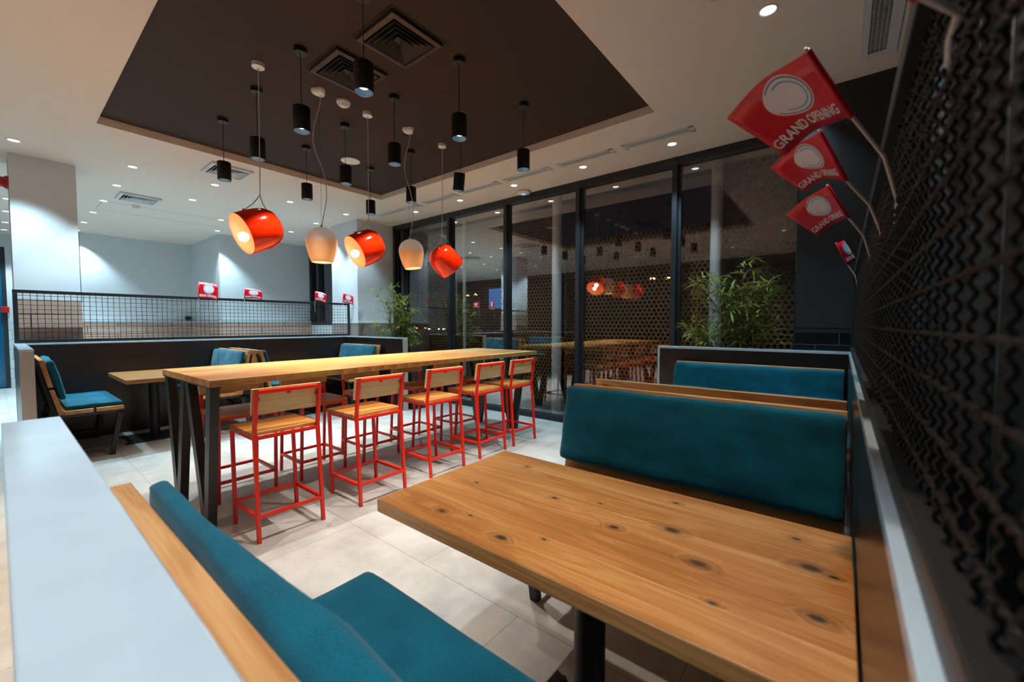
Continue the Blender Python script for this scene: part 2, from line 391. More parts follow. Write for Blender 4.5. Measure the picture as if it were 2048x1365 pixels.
# ------------------------------------------------------------------ geometry helpers
class MB:
    def __init__(self):
        self.bm = bmesh.new()
    def box(self, x0, x1, y0, y1, z0, z1):
        v = [self.bm.verts.new(p) for p in ((x0, y0, z0), (x1, y0, z0), (x1, y1, z0), (x0, y1, z0), (x0, y0, z1), (x1, y0, z1), (x1, y1, z1), (x0, y1, z1))]
        for f in ((3, 2, 1, 0), (4, 5, 6, 7), (0, 1, 5, 4), (1, 2, 6, 5), (2, 3, 7, 6), (3, 0, 4, 7)):
            self.bm.faces.new([v[i] for i in f])
        return self
    def prism(self, pts, axis, a0, a1):
        """pts: 2-D polygon in the two other axes (in xyz order); extruded along axis"""
        def mk(p, a):
            q = list(p); q.insert(axis, a); return self.bm.verts.new(q)
        A = [mk(p, a0) for p in pts]; B = [mk(p, a1) for p in pts]
        n = len(pts)
        self.bm.faces.new(A[::-1]); self.bm.faces.new(B)
        for i in range(n):
            self.bm.faces.new((A[i], A[(i + 1) % n], B[(i + 1) % n], B[i]))
        return self
    def bar(self, p0, p1, wx, wy, up=(0, 0, 1)):
        """rectangular bar between points"""
        p0, p1 = Vector(p0), Vector(p1)
        d = (p1 - p0).normalized()
        u = Vector(up)
        if abs(d.dot(u)) > 0.9: u = Vector((0, 1, 0))
        s = d.cross(u).normalized(); t = s.cross(d).normalized()
        vs = []
        for p in (p0, p1):
            for a, c in ((-1, -1), (1, -1), (1, 1), (-1, 1)):
                vs.append(self.bm.verts.new(p + s * (a * wx / 2) + t * (c * wy / 2)))
        for f in ((0, 1, 2, 3), (7, 6, 5, 4), (0, 4, 5, 1), (1, 5, 6, 2), (2, 6, 7, 3), (3, 7, 4, 0)):
            self.bm.faces.new([vs[i] for i in f])
        return self
    def vbar(self, pts, hx, hy):
        """horizontal-section (axis aligned) bar through points (x,y,z)"""
        rings = []
        for (x, y, z) in pts:
            rings.append([self.bm.verts.new(q) for q in ((x - hx, y - hy, z), (x + hx, y - hy, z), (x + hx, y + hy, z), (x - hx, y + hy, z))])
        up = pts[-1][2] > pts[0][2]
        for r0, r1 in zip(rings, rings[1:]):
            for i in range(4):
                q = (r0[i], r0[(i + 1) % 4], r1[(i + 1) % 4], r1[i])
                self.bm.faces.new(q if up else q[::-1])
        self.bm.faces.new(rings[0][::-1] if up else rings[0]); self.bm.faces.new(rings[-1] if up else rings[-1][::-1])
        return self
    def tube(self, pts, r, n=8, cap=True):
        pts = [Vector(p) for p in pts]
        rs = r if isinstance(r, (list, tuple)) else [r] * len(pts)
        rings = []
        prev = None
        for i, p in enumerate(pts):
            d = (pts[min(i + 1, len(pts) - 1)] - pts[max(i - 1, 0)])
            if d.length < 1e-9: d = Vector((0, 0, 1))
            d.normalize()
            if prev is None:
                u = Vector((0, 0, 1)) if abs(d.z) < 0.9 else Vector((1, 0, 0))
                s = d.cross(u).normalized()
            else:
                s = (prev - d * prev.dot(d)).normalized()
            prev = s
            t = d.cross(s)
            rings.append([self.bm.verts.new(p + (s * math.cos(2 * PI * k / n) + t * math.sin(2 * PI * k / n)) * rs[i]) for k in range(n)])
        for a, b in zip(rings, rings[1:]):
            for k in range(n):
                self.bm.faces.new((a[k], a[(k + 1) % n], b[(k + 1) % n], b[k]))
        if cap:
            self.bm.faces.new(rings[0][::-1]); self.bm.faces.new(rings[-1])
        return self
    def lathe(self, prof, n=32, center=(0, 0, 0), mat=None):
        """profile (r, z) around z; mat optional 3x3 rotation"""
        c = Vector(center)
        rings = []
        for (r, z) in prof:
            if r < 1e-6:
                p = Vector((0, 0, z))
                if mat: p = mat @ p
                rings.append([self.bm.verts.new(c + p)])
            else:
                ring = []
                for k in range(n):
                    p = Vector((r * math.cos(2 * PI * k / n), r * math.sin(2 * PI * k / n), z))
                    if mat: p = mat @ p
                    ring.append(self.bm.verts.new(c + p))
                rings.append(ring)
        for a, b in zip(rings, rings[1:]):
            if len(a) == 1 and len(b) == 1: continue
            for k in range(n):
                k2 = (k + 1) % n
                if len(a) == 1: self.bm.faces.new((a[0], b[k2], b[k]))
                elif len(b) == 1: self.bm.faces.new((a[k], a[k2], b[0]))
                else: self.bm.faces.new((a[k], a[k2], b[k2], b[k]))
        return self
    def build(self, name, mat, parent=None, smooth=False, bevel=0.0, seg=2, angle=40, origin=None):
        if origin is not None:
            bmesh.ops.translate(self.bm, verts=self.bm.verts, vec=-Vector(origin))
        bmesh.ops.recalc_face_normals(self.bm, faces=self.bm.faces)
        me = bpy.data.meshes.new(name)
        self.bm.to_mesh(me); self.bm.free()
        me.materials.append(mat)
        o = bpy.data.objects.new(name, me)
        COL.objects.link(o)
        if origin is not None: o.location = origin
        if parent is not None: o.parent = parent
        if smooth:
            for p in me.polygons: p.use_smooth = True
            if smooth != 'full':
                try:
                    me.set_sharp_from_angle(angle=math.radians(angle))
                except Exception:
                    pass
        if bevel:
            md = o.modifiers.new('bevel', 'BEVEL'); md.width = bevel; md.segments = seg; md.limit_method = 'ANGLE'; md.angle_limit = math.radians(50)
        return o

def tag(o, label, cat, group=None):
    o['label'] = label; o['category'] = cat
    if group: o['group'] = group
    return o

def thing(name, label, cat, loc=(0, 0, 0), rz=0.0, group=None):
    o = bpy.data.objects.new(name, None)
    o.empty_display_size = 0.1
    COL.objects.link(o); o.location = loc; o.rotation_euler = (0, 0, rz)
    return tag(o, label, cat, group)

def structure(o):
    o['kind'] = 'structure'
    return o

def dup(root, loc=None, rz=None, label=None, group=None):
    r = root.copy(); COL.objects.link(r)
    if loc is not None: r.location = loc
    if rz is not None: r.rotation_euler = (0, 0, rz)
    if label: r['label'] = label
    if group: r['group'] = group
    def rec(src, dst):
        for ch in list(src.children):
            c = ch.copy(); COL.objects.link(c); c.parent = dst
            rec(ch, c)
    rec(root, r)
    return r

def rbox(cx, cy, cz, hx, hy, hz, r, n=(24, 12, 5), bulge=0.0, wr=0.0, seed=0, mat3=None):
    """rounded cushion: returns MB with a box whose edges are rounded and whose faces bulge and crease"""
    mb = MB()
    h = Vector((hx, hy, hz))
    verts = {}
    bm = mb.bm
    def pt(p):
        inner = Vector([max(-(h[i] - r), min(h[i] - r, p[i])) for i in range(3)])
        d = p - inner
        if d.length > 1e-9: q = inner + d.normalized() * r
        else: q = p.copy()
        e = [1 - (q[i] / h[i]) ** 2 for i in range(3)]
        ax = 0
        # bulge along the thinnest axis
        t = min(range(3), key=lambda i: h[i])
        o = [i for i in range(3) if i != t]
        b = bulge * max(0, e[o[0]]) ** 0.35 * max(0, e[o[1]]) ** 0.35
        s = q[t] / h[t]
        q[t] += b * s
        if wr:
            f = noise.noise(Vector((q[0] * 3.1 + seed, q[1] * 7 + seed * 2.3, q[2] * 7))) + 0.5 * noise.noise(Vector((q[0] * 9 + seed, q[1] * 22, q[2] * 22 - seed)))
            q[t] += wr * f * s
            q[o[0]] += wr * 0.6 * noise.noise(Vector((q[1] * 8, q[0] * 4, seed + q[2] * 8)))
            q[o[1]] += wr * 0.8 * noise.noise(Vector((q[0] * 5, q[1] * 6 + 9, seed + q[2] * 5)))
        return q
    def key(p): return (round(p[0], 5), round(p[1], 5), round(p[2], 5))
    def vert(p):
        k = key(p)
        if k not in verts:
            q = pt(Vector(p))
            if mat3: q = mat3 @ q
            verts[k] = bm.verts.new(Vector((cx, cy, cz)) + q)
        return verts[k]
    def face(ax, sgn):
        o = [i for i in range(3) if i != ax]
        na, nb = n[o[0]], n[o[1]]
        def P(i, j):
            p = [0, 0, 0]; p[ax] = sgn * h[ax]
            p[o[0]] = -h[o[0]] + 2 * h[o[0]] * i / na; p[o[1]] = -h[o[1]] + 2 * h[o[1]] * j / nb
            return p
        for i in range(na):
            for j in range(nb):
                bm.faces.new((vert(P(i, j)), vert(P(i + 1, j)), vert(P(i + 1, j + 1)), vert(P(i, j + 1))))
    for ax in range(3):
        face(ax, 1); face(ax, -1)
    return mb

# ------------------------------------------------------------------ room shell
ZC, ZR = 3.166, 3.237
YW = 4.733
XL, XR, YB = -14.2, 0.50, -3.3
structure(MB().box(XL, XR, YB, YW + 0.02, -0.1, 0.0).build('floor', m_floor))
c = MB()
hx0, hx1, hy0, hy1 = -5.382, -1.320, 0.633, 3.626
c.box(XL, hx0, YB, YW + 0.6, ZC, ZC + 0.06); c.box(hx1, XR, YB, YW + 0.6, ZC, ZC + 0.06)
c.box(hx0, hx1, YB, hy0, ZC, ZC + 0.06); c.box(hx0, hx1, hy1, YW + 0.6, ZC, ZC + 0.06)
structure(c.build('ceiling', m_ceil))
structure(MB().box(hx0 - 0.3, hx1 + 0.3, hy0 - 0.3, hy1 + 0.3, ZR, ZR + 0.08).build('ceiling_recess', m_darkceil))
# thin white lip above the slab so the recess sides read as 7 cm of plaster
c = MB()
c.box(hx0 - 0.02, hx0, hy0, hy1, ZC + 0.058, ZR); c.box(hx1, hx1 + 0.02, hy0, hy1, ZC + 0.058, ZR)
c.box(hx0, hx1, hy1, hy1 + 0.02, ZC + 0.058, ZR); c.box(hx0, hx1, hy0 - 0.02, hy0, ZC + 0.058, ZR)
structure(c.build('trim_1', m_ceil))

# left-hand walls, pillars
def wall(name, mat, *b):
    mb = MB()
    for q in b: mb.box(*q)
    return structure(mb.build(name, mat))
wall('wall_left', m_wall, (-12.15, -12.0, 0.95, 2.90, 0, ZC), (-12.15, -10.0, 2.90, 3.1, 0, ZC), (-10.15, -10.0, 3.1, YW + 0.1, 0, ZC))
wall('wall_left_corner', m_wall, (-13.6, -13.42, 0.16, 1.0, 1.39, ZC), (-13.6, -12.0, 0.95, 1.1, 0, ZC), (-13.6, -13.42, YB, -1.0, 0, ZC), (-13.6, -13.42, -1.0, 0.16, 2.9, ZC))
wall('wall_left_tiles', m_whitetile, (-13.6, -13.41, 0.16, 0.95, 0, 1.39))
wall('wall_back', m_backwall, (XL, XR, YB - 0.1, YB, 0, ZC))
wall('trim_2', m_woodwall, (-11.995, -11.96, 0.95, 2.90, 0, 1.37), (-11.96, -9.96, 2.865, 2.895, 0, 1.37), (-9.995, -9.96, 2.90, YW, 0, 1.37))
wall('trim_3', m_ledge, (-11.995, -11.95, 0.95, 2.88, 1.37, 1.40), (-9.995, -9.95, 2.9, YW, 1.37, 1.40), (-11.95, -9.95, 2.855, 2.895, 1.37, 1.40))
wall('pillar_left', m_wall, (-7.55, -7.0, 0.136, 0.636, 1.60, ZC), (-7.545, -7.005, 0.141, 0.631, 0, 1.60))
wall('trim_4', m_woodwall, (-7.555, -6.995, 0.131, 0.641, 0, 1.585))
wall('pillar_corner', m_wall, (-7.56, -6.68, 4.0, YW + 0.05, 1.35, ZC), (-7.555, -6.685, 4.005, YW, 0, 1.35))
m_wains = simple('grey_brown_wainscot', rgb(150, 134, 126), rough=0.5, var=0.06, nscale=30)
wall('trim_5', m_wains, (-7.565, -6.672, 3.992, YW + 0.02, 0, 1.342))
wall('trim_6', m_wall, (-7.57, -6.665, 3.985, YW + 0.02, 1.342, 1.362))
wall('wall_black', m_blackwall, (-0.30, 0.44, 4.075, YW + 0.1, 1.30, ZC), (-0.295, 0.44, 4.08, YW + 0.1, 0, 1.30))
wall('trim_7', m_blacktile, (-0.303, 0.44, 4.068, YW + 0.09, 0, 1.266))
# right-hand side beyond the mesh: dark glazed wall
wall('wall_right', m_blackwall, (XR - 0.05, XR, YB, YW, 0, ZC))
mw = structure(thing('window_7', 'dark glazed strip wall beyond the right mesh', 'window'))
m_dkglass = simple('dark_blind_glass', rgb(34, 50, 60), rough=0.12, var=0.2, nscale=3)
MB().box(XR - 0.10, XR - 0.055, YB, 4.06, 0, ZC).build('pane', m_dkglass, mw)
fr = MB()
for yy in (0.6, 1.0, 1.40, 1.73, 2.1, 2.5, 3.1, 3.7):
    fr.box(XR - 0.16, XR - 0.10, yy, yy + 0.035, 0, ZC)
fr.build('mullion_frame', m_chrome, mw)

# door on the far left
d = structure(thing('door_1', 'glass door at far left, painted blue for the light beyond', 'door'))
MB().box(-13.50, -13.46, -0.98, 0.10, 0.02, 2.86).build('pane', m_bluepane, d)
MB().box(-13.53, -13.42, 0.10, 0.16, 0, 2.9).box(-13.53, -13.42, -1.04, -0.98, 0, 2.9).box(-13.53, -13.42, -0.98, 0.10, 2.86, 2.9).build('frame', m_frame, d)

# windows: six bays
mull = [-6.66, -6.40, -5.169, -3.945, -2.731, -1.514, -0.30]
FW = 0.055
def bay(n, x0, x1, last=False):
    w = structure(thing('window_%d' % n, 'tall fixed window bay in anthracite frame', 'window', (x0, YW, 0)))
    fb = MB()
    fb.box(x0, x0 + FW, YW - 0.01, YW + 0.13, 0, ZC)
    fb.box(x0 + FW, x1, YW - 0.005, YW + 0.125, 0, 0.07)
    fb.box(x0 + FW, x1, YW - 0.005, YW + 0.125, ZC - 0.085, ZC)
    fb.box(x0 + FW, x0 + FW + 0.03, YW + 0.05, YW + 0.12, 0.07, ZC - 0.085)
    if last: fb.box(x1 - 0.06, x1, YW - 0.01, YW + 0.13, 0, ZC)
    fo = fb.build('frame', m_frame, w, bevel=0.003)
    fo.location = (-x0, -YW, 0)
    # one-sided pane: single sheet so it reflects once
    bm = MB(); zz = (0.07, ZC - 0.085)
    v = [bm.bm.verts.new(p) for p in ((x0 + FW, YW + 0.06, zz[0]), (x1, YW + 0.06, zz[0]), (x1, YW + 0.06, zz[1]), (x0 + FW, YW + 0.06, zz[1]))]
    bm.bm.faces.new(v)
    po = bm.build('pane', m_glass, w); po.location = (-x0, -YW, 0)
for i in range(6):
    bay(i + 1, mull[i], mull[i + 1], i == 5)
w8 = structure(thing('window_8', 'narrow dark window strip on the far left', 'window', (-10.0, YW, 0)))
fo = MB().box(-10.0, -9.93, YW - 0.01, YW + 0.1, 1.37, ZC).box(-9.62, -9.55, YW - 0.01, YW + 0.1, 1.37, ZC).box(-10.0, -7.5, YW, YW + 0.1, 1.30, 1.38).box(-10.0, -7.5, YW, YW + 0.1, ZC - 0.1, ZC).build('frame', m_frame, w8); fo.location = (10.0, -YW, 0)
bm = MB(); v = [bm.bm.verts.new(p) for p in ((-10, YW + 0.06, 1.37), (-7.5, YW + 0.06, 1.37), (-7.5, YW + 0.06, ZC), (-10, YW + 0.06, ZC))]; bm.bm.faces.new(v)
po = bm.build('pane', m_glass, w8); po.location = (10.0, -YW, 0)
wall('wall_window_side', m_wall, (-10.0, -7.5, YW, YW + 0.12, 0, 1.30))
structure(MB().box(-90, 20, YW + 0.02, 90, -0.16, -0.05).build('ground_outside', m_ground))

# ------------------------------------------------------------------ outside
def perf_panel(x0, x1, z0, z1, label):
    t = thing('perforated_screen', label, 'screen', (x0, 5.27, -0.05), group=None)
    o = MB().box(x0, x1, 5.268, 5.272, z0, z1).build('perforated_sheet', m_perf, t); o.location = (-x0, -5.27, 0.05)
    f = MB().box(x0, x0 + 0.03, 5.275, 5.305, -0.05, z1).box(x1 - 0.03, x1, 5.275, 5.305, -0.05, z1).box(x0, x1, 5.275, 5.305, z1 - 0.03, z1).build('frame', m_grey_steel, t); f.location = (-x0, -5.27, 0.05)
perf_panel(-6.6, -3.30, 0.16, 2.98, 'perforated metal facade screen left of the outside poles, behind the left windows')
perf_panel(-3.22, -1.16, 0.14, 2.52, 'lower perforated metal facade screen between the two grey outside poles')
perf_panel(-1.12, 0.6, 0.14, 3.35, 'tall perforated metal facade screen behind the right-hand bamboo plant')
def pole(x, y, r, label):
    t = thing('steel_pole', label, 'pole', (x, y, -0.05))
    MB().lathe([(r, 0), (r, 3.7)], 24).lathe([(0, 3.7), (r, 3.7)], 24).build('shaft', m_pole, t, smooth=True)
    MB().lathe([(r * 1.8, 0), (r * 1.8, 0.03), (r, 0.03)], 24).build('base_plate', m_pole, t, smooth=True)
pole(-3.20, 5.02, 0.068, 'grey round steel pole outside, behind the end of the bar table')
pole(-1.115, 5.02, 0.062, 'grey round steel pole outside, behind the right-hand bamboo plant')
pole(-5.06, 5.02, 0.03, 'thin grey steel post outside, beside the red pendant nearest the windows')

def street_lamp(x, y, z, label):
    t = thing('street_lamp', label, 'lamp', (x, y, -0.05), group='street lamps outside in the dark')
    MB().tube([(0, 0, 0), (0, 0, z + 0.1)], [0.09, 0.05]).tube([(0, 0, z + 0.1), (0.7, 0, z + 0.22)], 0.035).build('mast', m_grey_steel, t)
    MB().box(0.60, 0.85, -0.1, 0.1, z + 0.10, z + 0.20).build('lamp_head', m_sodium, t, bevel=0.03)
street_lamp(-8.9, 25, 3.95, 'brightest orange street lamp outside, seen through the window next to the right bamboo')
street_lamp(-9.8, 25, 3.98, 'fainter orange street lamp outside, left of the brightest one')
street_lamp(-25.5, 25, 3.65, 'orange street lamp outside, seen past the rightmost orange pendant')
street_lamp(-24.6, 25, 3.68, 'orange street lamp outside, seen above the middle of the bar table')

def car(x, y, rz, label):
    t = thing('car', label, 'car', (x, y, -0.05), rz, group='distant cars outside in the dark')
    b = MB().prism([(-2.1, .28), (2.1, .28), (2.15, .7), (1.2, .85), (0.6, 1.35), (-1.0, 1.38), (-1.7, .92), (-2.15, .85)], 1, -0.85, 0.85)
    b.build('car_body', m_carpaint, t, bevel=0.08, seg=3)
    for sx in (-1.3, 1.3):
        for sy in (-0.8, 0.8):
            MB().lathe([(0, -.1), (.31, -.1), (.31, .1), (0, .1)], 20, mat=Matrix.Rotation(PI / 2, 3, 'X')).build('wheel', m_rubber, t).location = (sx, sy, .31)
    for sy in (-0.62, 0.62):
        MB().box(2.12, 2.19, sy - .14, sy + .14, .58, .7).build('headlight', m_head, t)
        MB().box(-2.19, -2.13, sy - .14, sy + .14, .72, .84).build('tail_light', m_tail, t)
car(-46.6, 40, -.72, 'distant car with white headlights, middle one of three beyond the left windows')
car(-49.4, 40, -.72 + PI, 'distant car with red tail lights, leftmost of three beyond the left windows')
car(-43.6, 40, -.72, 'distant car with white headlights, rightmost of three beyond the left windows')

# ------------------------------------------------------------------ booth partitions
def partition(side, label):
    if side == 'left':
        X, x_end, y0, y0b, y1, y1b = -6.84, -5.20, 0.11, 0.19, 3.86, 3.94
        xo = X - 0.10
    else:
        X, x_end, y0, y0b, y1, y1b = 0.04, -1.385, 0.0, 0.085, 3.98, 4.06
        xo = X + 0.048
    t = thing('booth_partition', label, 'partition', (X, y0, 0))
    off = (-X, -y0, 0)
    xa, xb = sorted((X, xo)); wx0, wx1 = sorted((X, x_end))
    sg = 1 if x_end > X else -1
    H = 1.10
    def P(name, mat, *b, bevel=0.0):
        mb = MB()
        for q in b: mb.box(*q)
        o = mb.build(name, mat, t, bevel=bevel); o.location = off
        return o
    P('side_panel', m_laminate, (xa + (0.002 if side == 'left' else 0.0), xb, y0 + .002, y1b - .002, 0, H))
    P('wing_panel', m_laminate, (wx0 + .002, wx1 - .022 if sg > 0 else wx1, y0 + .004, y0b - .004, 0, H) if sg > 0 else (wx0 + .022, wx1, y0 + .004, y0b - .004, 0, H))
    P('wing_panel', m_laminate, (wx0 + .002, wx1 - .022, y1 + .004, y1b - .004, 0, H) if sg > 0 else (wx0 + .022, wx1, y1 + .004, y1b - .004, 0, H))
    ex0, ex1 = sorted((x_end, x_end - sg * 0.02))
    em = m_endpanel if side == 'left' else m_ledge
    P('end_panel', m_endpanel, (ex0, ex1, y0, y0b, 0, H), bevel=.002)
    P('end_panel', em, (ex0, ex1, y1 - .001, y1b, 0, H), bevel=.002)
    P('ledge', m_ledge, (xa, xb, y0, y1b, H, H + .02), (min(x_end, X), max(x_end, X), y0, y0b, H, H + .02), (min(x_end, X), max(x_end, X), y1 - .001, y1b, H, H + .02), bevel=.002)
    return t
partition('left', 'long low dark brown booth partition with grey stone ledge on the left, under the gridded screen')
partition('right', 'dark brown booth partition with white stone ledge enclosing the right-hand teal benches')

def mesh_screen(x, y0, y1, z0, z1, fw, fd, label, amp, pitch, r, fine):
    t = thing('mesh_screen', label, 'screen', (x, y0, z0))
    off = (-x, -y0, -z0)
    f = MB()
    f.box(x - fd / 2, x + fd / 2, y0, y1, z0, z0 + fw); f.box(x - fd / 2, x + fd / 2, y0, y1, z1 - fw, z1)
    f.box(x - fd / 2, x + fd / 2, y0, y0 + fw, z0 + fw, z1 - fw); f.box(x - fd / 2, x + fd / 2, y1 - fw, y1, z0 + fw, z1 - fw)
    o = f.build('frame', m_black, t, bevel=.002); o.location = off
    w = MB()
    ny = int((y1 - y0) / pitch); nz = int((z1 - z0) / pitch)
    seg = fine
    oz = (z1 - z0 - nz * pitch) / 2 + z0
    oy = (y1 - y0 - ny * pitch) / 2 + y0
    for i in range(ny + 1):
        yy = oy + i * pitch
        sgn = 1 if i % 2 else -1
        if seg:
            pts = []
            n = int((z1 - z0 - fw) / pitch * seg)
            for k in range(n + 1):
                z = z0 + fw * .5 + (z1 - z0 - fw) * k / n
                pts.append((x + sgn * amp * math.cos(6 * PI * (z - oz) / pitch), yy + 0.0006 * math.sin(i * 7 + k * .3), z))
        else:
            pts = [(x, yy, z0 + .01), (x, yy + random.uniform(-.004, .004), (z0 + z1) / 2), (x, yy, z1 - .01)]
        w.tube(pts, r, 5, cap=False)
    for j in range(nz + 1):
        z = oz + j * pitch
        if z < z0 + fw * .7 or z > z1 - fw * .7: continue
        sgn = -1 if j % 2 else 1
        if seg:
            pts = []
            n = int((y1 - y0 - fw) / pitch * seg)
            for k in range(n + 1):
                y = y0 + fw * .5 + (y1 - y0 - fw) * k / n
                pts.append((x + sgn * amp * .8 * math.cos(6 * PI * (y - oy) / pitch), y, z))
        else:
            pts = [(x, y0 + .01 + (y1 - y0 - .02) * k / 20, z + random.uniform(-.003, .003)) for k in range(21)]
        w.tube(pts, r, 5, cap=False)
    o = w.build('wire_mesh', m_wire, t, smooth='full'); o.location = off
mesh_screen(-6.875, 0.118, 3.95, 1.122, 1.695, .035, .035, 'black framed square wire mesh screen standing on the left partition ledge', 0, .0505, .0028, 0)
mesh_screen(0.068, -0.35, 3.97, 1.122, 1.70, .036, .032, 'dark crimped wire mesh screen close up on the right partition ledge', .0019, .0450, .0023, 18)

# ------------------------------------------------------------------ benches
def make_bench(L, label, loc, flip, cush=(0.02, 0.04), seed=1, fwd_=0.0):
    """local frame: x 0..L, back plane y=0, seat toward +y; flip turns it to face -y"""
    t = thing('booth_bench', label, 'bench', loc, PI if flip else 0, 'teal cushioned booth benches')
    # timber: two back boards and two seat boards
    def board(y0t, z1, y0b, z0):
        MB().prism([(y0t, z1), (y0t + .034, z1), (y0b + .034, z0), (y0b, z0)], 0, 0, L).build('back_board', m_benchwood, t, bevel=.003)
    board(0.0, .993, .052, .736)
    board(.057, .712, .112, .466)
    MB().box(0, L, .146, .345, .462, .498).build('seat_board', m_benchwood, t, bevel=.003)
    MB().box(0, L, .365, .565, .462, .498).build('seat_board', m_benchwood, t, bevel=.003)
    # cushions
    rot = Matrix.Rotation(math.atan2(.075, .375), 3, 'X')
    cl = L - cush[0] - cush[1]; cxm = cush[0] + cl / 2
    rbox(cxm, .112, .795, cl / 2, .024, .196, .018, n=(44, 4, 16), bulge=.010, wr=.011, seed=seed, mat3=rot).build('back_cushion', m_fabric, t, smooth='full')
    rbox(cxm, .362 + fwd_, .520, cl / 2, .200 + fwd_ * .3, .021, .016, n=(40, 20, 4), bulge=.006, wr=.005, seed=seed + 5).build('seat_cushion', m_fabric, t, smooth='full')
    # steel frames
    for x in (.05, L - .05):
        MB().vbar([(x, .47, .0), (x, .545, .44)], .02, .02).build('leg', m_blackm, t)
        MB().vbar([(x, .0, .0), (x, .105, .44)], .02, .02).build('leg', m_blackm, t)
        MB().vbar([(x, .095, .44), (x, -.012, .95)], .02, .012).build('back_upright', m_blackm, t)
        MB().box(x - .02, x + .02, .085, .56, .43, .460).build('seat_rail', m_grey_steel, t)
        MB().bar((x, .02, .09), (x, .485, .09), .02, .02).build('foot_rail', m_grey_steel, t)
    MB().bar((.05, .08, .33), (L - .05, .08, .33), .02, .02).build('cross_rail', m_blackm, t)
    return t
L_ = 1.09
make_bench(L_, 'teal bench at the left end of the left booth, beside the white pillar', (-6.82, .231, 0), False, seed=1)
make_bench(L_, 'teal bench in the middle of the left booth, facing the single pedestal table', (-6.82 + L_, 1.975, 0), True, seed=11)
make_bench(L_, 'teal bench back to back in the left booth, facing the windows', (-6.82, 2.07, 0), False, seed=21)
make_bench(L_, 'teal bench at the window end of the left booth, beside the bamboo', (-6.82 + L_, 3.82, 0), True, seed=31)
LR = 1.20
make_bench(LR, 'teal bench cropped at lower left, nearest the viewer, behind the knotty table', (-1.175, .135, 0), False, cush=(.0, .02), seed=41, fwd_=.024)
make_bench(LR, 'large teal bench across the knotty table, seat hidden, cushion facing us', (.025, 2.06, 0), True, cush=(.0, -.01), seed=51)
make_bench(LR, 'bench behind the large teal one, showing only its timber top rail', (-1.175, 2.29, 0), False, cush=(.05, .0), seed=61)
make_bench(LR, 'teal bench against the back partition below the right bamboo plant', (.02, 3.925, 0), True, cush=(.0, .0), seed=71)

# ------------------------------------------------------------------ tables
def pedestal_table(x0, x1, y0, y1, cx, cy, mat, label, bx=.2, by=.3, zt=.75, th=.044, r=.047):
    t = thing('pedestal_table', label, 'table', (0, 0, 0))
    MB().box(x0, x1, y0, y1, zt - th, zt).build('tabletop', mat, t, bevel=.004, seg=3)
    MB().lathe([(r, .012), (r, zt - th - .01)], 28, (cx, cy, 0)).build('column', m_blackm, t, smooth='full')
    MB().box(cx - .16, cx + .16, cy - .16, cy + .16, zt - th - .01, zt - th).build('top_plate', m_blackm, t)
    pts = []
    for (sx, sy) in ((-1, -1), (1, -1), (1, 1), (-1, 1)):
        pass
    # flat floor plate with concave ends
    P = []
    n = 10
    for k in range(n + 1):
        a = -1 + 2 * k / n
        P.append((cx + bx * a, cy - by + .05 * (1 - a * a)))
    for k in range(n + 1):
        a = 1 - 2 * k / n
        P.append((cx + bx * a, cy + by - .05 * (1 - a * a)))
    MB().prism(P, 2, 0.0, .012).build('base_plate', m_blackm, t, bevel=.003)
    for sx in (-1, 1):
        for sy in (-1, 1):
            MB().lathe([(0, .020), (.012, .019), (.014, .012)], 12, (cx + sx * bx * .82, cy + sy * by * .86, 0)).build('bolt', m_blackm, t)
    return t
pedestal_table(-1.193, .036, .772, 1.442, -.577, 1.10, m_table, 'large knotty pine table in the right foreground on a black column', bx=.24, by=.2)
pedestal_table(-6.80, -5.715, .812, 1.505, -6.33, 1.14, m_small, 'pine table on a black column in the left booth, nearest the white pillar', bx=.24, by=.3)
pedestal_table(-6.80, -5.715, 2.66, 3.36, -6.33, 3.0, m_small, 'pine table in the far half of the left booth, partly hidden by the bar table', bx=.24, by=.3)

# bar table, built about its near right corner and turned by under a degree
TB = math.radians(.9)
t = thing('bar_table', 'long high pine bar table on black V-shaped steel legs in the centre', 'table', (-2.995, .80, 0), TB)
MB().box(-1.055, 0, 0, 3.52, .940, .984).build('tabletop', m_bar, t, bevel=.003)
def vleg(x, y, tl, tr, ft):
    # two flat bars meeting at the foot
    for xt, s in ((tl, -1), (tr, 1)):
        MB().vbar([(x + ft + s * .012, y, 0), (x + xt, y, .94)], .040, .026).build('leg', m_black, t, bevel=.003)
for y in (.035, 3.29):
    vleg(0, y, -1.00, -.60, -.80)
    vleg(0, y, -.51, -.065, -.20)
    MB().box(-1.04, -.02, y - .035, y + .035, .932, .940).build('top_plate', m_black, t)

